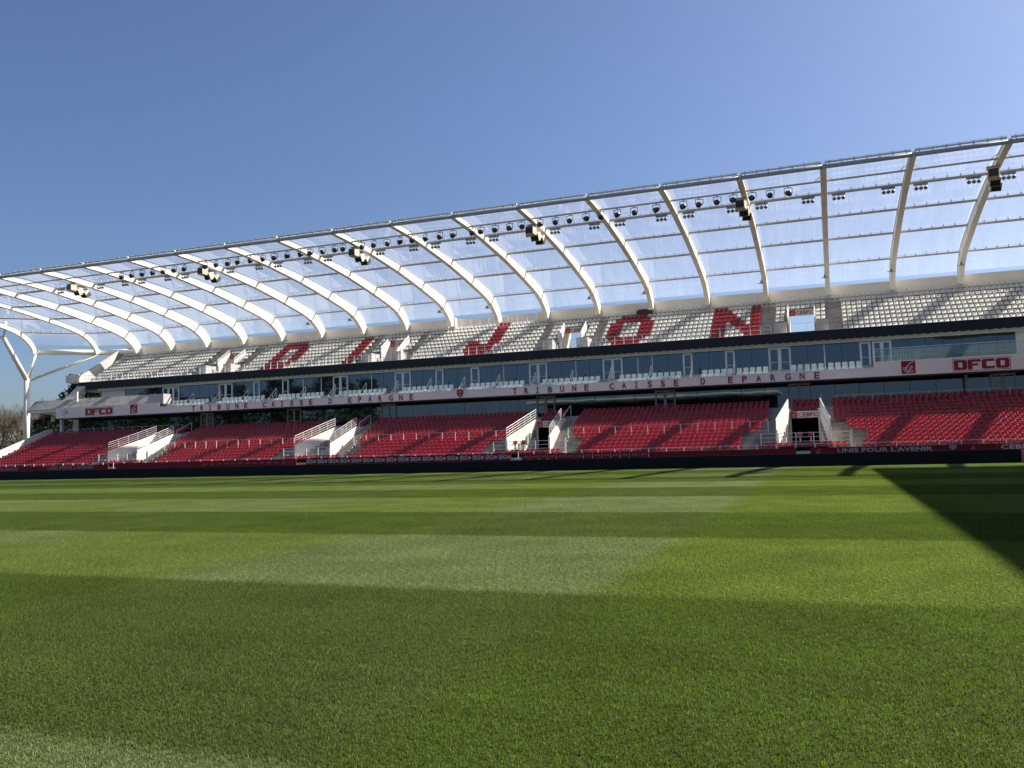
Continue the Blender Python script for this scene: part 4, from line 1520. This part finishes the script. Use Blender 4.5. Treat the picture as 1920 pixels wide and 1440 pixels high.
# ------------------------------------------------------------------ stands outside the frame (they cast the shade, and mirror in the glass)
es = empty('end_stand')
tag(es, 'tall covered stand behind the right hand goal', 'grandstand')
m = MB()
for i in range(24):
    m.box(25 + i * .85, 50, -16, 66, 0.0 if i == 0 else 1 + .5 * i - .5, 1 + .5 * i)
build(m, 'terrace', 'concrete', es)
build(MB().box(21.15, 52, -18, 79.3, 22.3, 23.0), 'roof', 'fascia', es)
build(MB().box(50, 51, -16, 79.3, 0, 22.3), 'rear_wall', 'white', es)
os_ = empty('opposite_stand')
tag(os_, 'low stand along the near touchline behind the viewer', 'grandstand')
m = MB()
for i in range(14): m.box(-100, 45, -13 - i * .85, -11.9 - (i * .85 + .25), 0, 1.2 + .42 * i)
build(m, 'terrace', 'concrete', os_)
build(MB().box(-100, 45, -27, -25.5, 0, 8.4), 'rear_wall', 'dark', os_)
build(MB().box(-66, -11, -31, -27.5, 0, 12.4), 'reflected_block', 'dark', os_)  # added dark stand-in block, sized for its reflection in the lower glazing
build(MB().box(-67, -10, -32, -15, 12.6, 12.95), 'roof', 'white', os_)

# ------------------------------------------------------------------ trees
def bare_tree(h, seed, spread=.5):
    rnd = random.Random(seed)
    trunk, crown = MB(), MB()
    def grow(p, d, l, r, lev):
        q = p + d * l
        tgt = trunk if lev < 2 else crown
        tgt.tube(p, q, r, 5 if lev < 2 else 3, r * .68, caps=False)
        if lev >= 6 or l < .25: return
        n = 3 if lev < 4 else 2
        for j in range(n):
            ax = Vector((rnd.uniform(-1, 1), rnd.uniform(-1, 1), rnd.uniform(-.2, .5))).normalized()
            nd = (d + ax * spread * rnd.uniform(.6, 1.25) + Vector((0, 0, .18))).normalized()
            grow(q if j else p + d * l * .98, nd, l * rnd.uniform(.60, .82), r * (.68 if j == 0 else .55), lev + 1)
        if lev in (2, 3):
            mid = p + d * l * .55
            ax = Vector((rnd.uniform(-1, 1), rnd.uniform(-1, 1), .2)).normalized()
            grow(mid, (d + ax * .8).normalized(), l * .6, r * .45, lev + 2)
    grow(Vector((0, 0, 0)), Vector((rnd.uniform(-.06, .06), 0, 1)).normalized(), h * .26, h * .018, 0)
    return trunk.mesh('trunk', 'bark'), crown.mesh('crown', 'bark')
bt = [bare_tree(13, s) for s in (1, 5, 9)]
TB = [(-181, 138, 1.22, 0), (-174, 136, 1.28, 1), (-170.5, 139, 1.36, 2), (-166, 135, 1.12, 0), (-161.5, 138, 1.34, 1), (-157.5, 141, 1.15, 2), (-186, 144, 1.3, 0), (-177, 147, 1.36, 2), (-168, 148, 1.25, 1), (-163.5, 146, 1.2, 0), (-190, 150, 1.4, 1), (-153, 143, 1.05, 0), (-179, 141, 1.15, 1), (-172, 143, 1.2, 0), (-183, 149, 1.38, 2), (-175.5, 151, 1.42, 0), (-169, 153, 1.36, 2), (-194, 156, 1.5, 2), (-186, 158, 1.5, 0), (-164.5, 142, 1.1, 2), (-160, 150, 1.25, 1)]
tn = ['broad bare tree', 'slender bare tree', 'spreading bare tree']
for i, (x, y, s, v) in enumerate(sorted(TB)):
    t = empty('bare_tree', (x, y, -.05), (0, 0, i * 1.3))
    t.scale = (s * 1.05, s * 1.05, s)
    tag(t, 'leafless brown tree beyond the left end of the stand, %s from the left' % nth(i + 1), 'tree', 'bare trees beyond the stand')
    link('trunk', bt[v][0], t); link('crown', bt[v][1], t)
def evergreen(h, seed, w, n=2600):
    rng = np.random.default_rng(seed)
    m = MB()
    z = rng.uniform(.12, 1.0, n) ** .9
    cl = rng.normal(0, 1, (26, 3))
    rad = w * np.clip(1.15 - z, .05, 1) ** .7 * rng.uniform(.55, 1.05, n)
    lump = 1 + .28 * np.sin(z * 21 + rng.uniform(0, 6)) 
    a = rng.uniform(0, 2 * math.pi, n)
    rad *= lump * (1 + .18 * np.sin(a * 3 + z * 9))
    P = np.stack([rad * np.cos(a), rad * np.sin(a), z * h], 1)
    s = .022 * h
    V, F = [], []
    for i in range(n):
        d1, d2 = rng.normal(0, 1, 3) * s, rng.normal(0, 1, 3) * s
        V += [tuple(P[i]), tuple(P[i] + d1), tuple(P[i] + d1 * .4 + d2)]
        F.append((3 * i, 3 * i + 1, 3 * i + 2))
    m.add(V, F)
    tr = MB().tube((0, 0, 0), (0, 0, h * .85), h * .02, 7, h * .006)
    return tr.mesh('trunk', 'bark'), m.mesh('crown', 'leaf')
ev = [evergreen(10, 4, 3.6), evergreen(10, 8, 2.6)]
TE = [(-122.5, 103, .90, 0), (-119.5, 102, 1.0, 1), (-117.5, 104, .95, 0), (-115, 102, .92, 0), (-119.6, 108, 1.66, 1), (-122.8, 109, 1.30, 1), (-113.5, 105, .9, 0), (-127, 112, .95, 0), (-117.6, 110, 1.48, 1), (-131, 117, .9, 0), (-137, 121, .85, 1), (-144, 127, .8, 0)]
for i, (x, y, s, v) in enumerate(sorted(TE)):
    t = empty('evergreen_tree', (x, y, -.05), (0, 0, i * 2.1))
    t.scale = (s, s, s)
    tag(t, 'dark evergreen behind the left end of the stand, %s from the left' % nth(i + 1), 'tree', 'evergreens behind the stand')
    link('trunk', ev[v][0], t); link('crown', ev[v][1], t)
for i in range(14):
    t = empty('evergreen_tree', (-262 + i * 10.2, -36 - (i * 37 % 11), 0), (0, 0, i * 1.7))
    s = 2.0 + (i * 53 % 7) * .12
    t.scale = (s * 1.3, s * 1.3, s)
    tag(t, 'tall dark tree behind the viewer, mirrored in the boxes glass, %s from the left' % nth(i + 1), 'tree', 'trees behind the viewer')
    link('trunk', ev[i % 2][0], t); link('crown', ev[i % 2][1], t)
shrub = evergreen(5, 21, 3.4, 1500)
MT['scrub'] = mat('dry scrub', (0.095, 0.080, 0.038), 0.9, 0.1, var=0.5, vscale=0.7)
shrub[1].materials[0] = MT['scrub']
for i in range(11):
    t = empty('shrub', (-184 + i * 3.4, 129 + (i * 31 % 7), -.05), (0, 0, i * 1.1))
    t.scale = (1.1, 1.1, 1.15 + (i * 17 % 5) * .16)
    tag(t, 'brown green scrub at the foot of the bare trees, %s from the left' % nth(i + 1), 'shrub', 'scrub under the bare trees')
    link('stem', shrub[0], t); link('foliage', shrub[1], t)
# a bare treetop showing above the rear wall through the roof
t = empty('bare_tree', (18.5, 150, 0), (0, 0, 2.0))
t.scale = (2.2, 2.2, 2.12)
tag(t, 'treetop just showing over the rear wall through the roof at the right', 'tree')
link('trunk', bt[1][0], t); link('crown', bt[1][1], t)
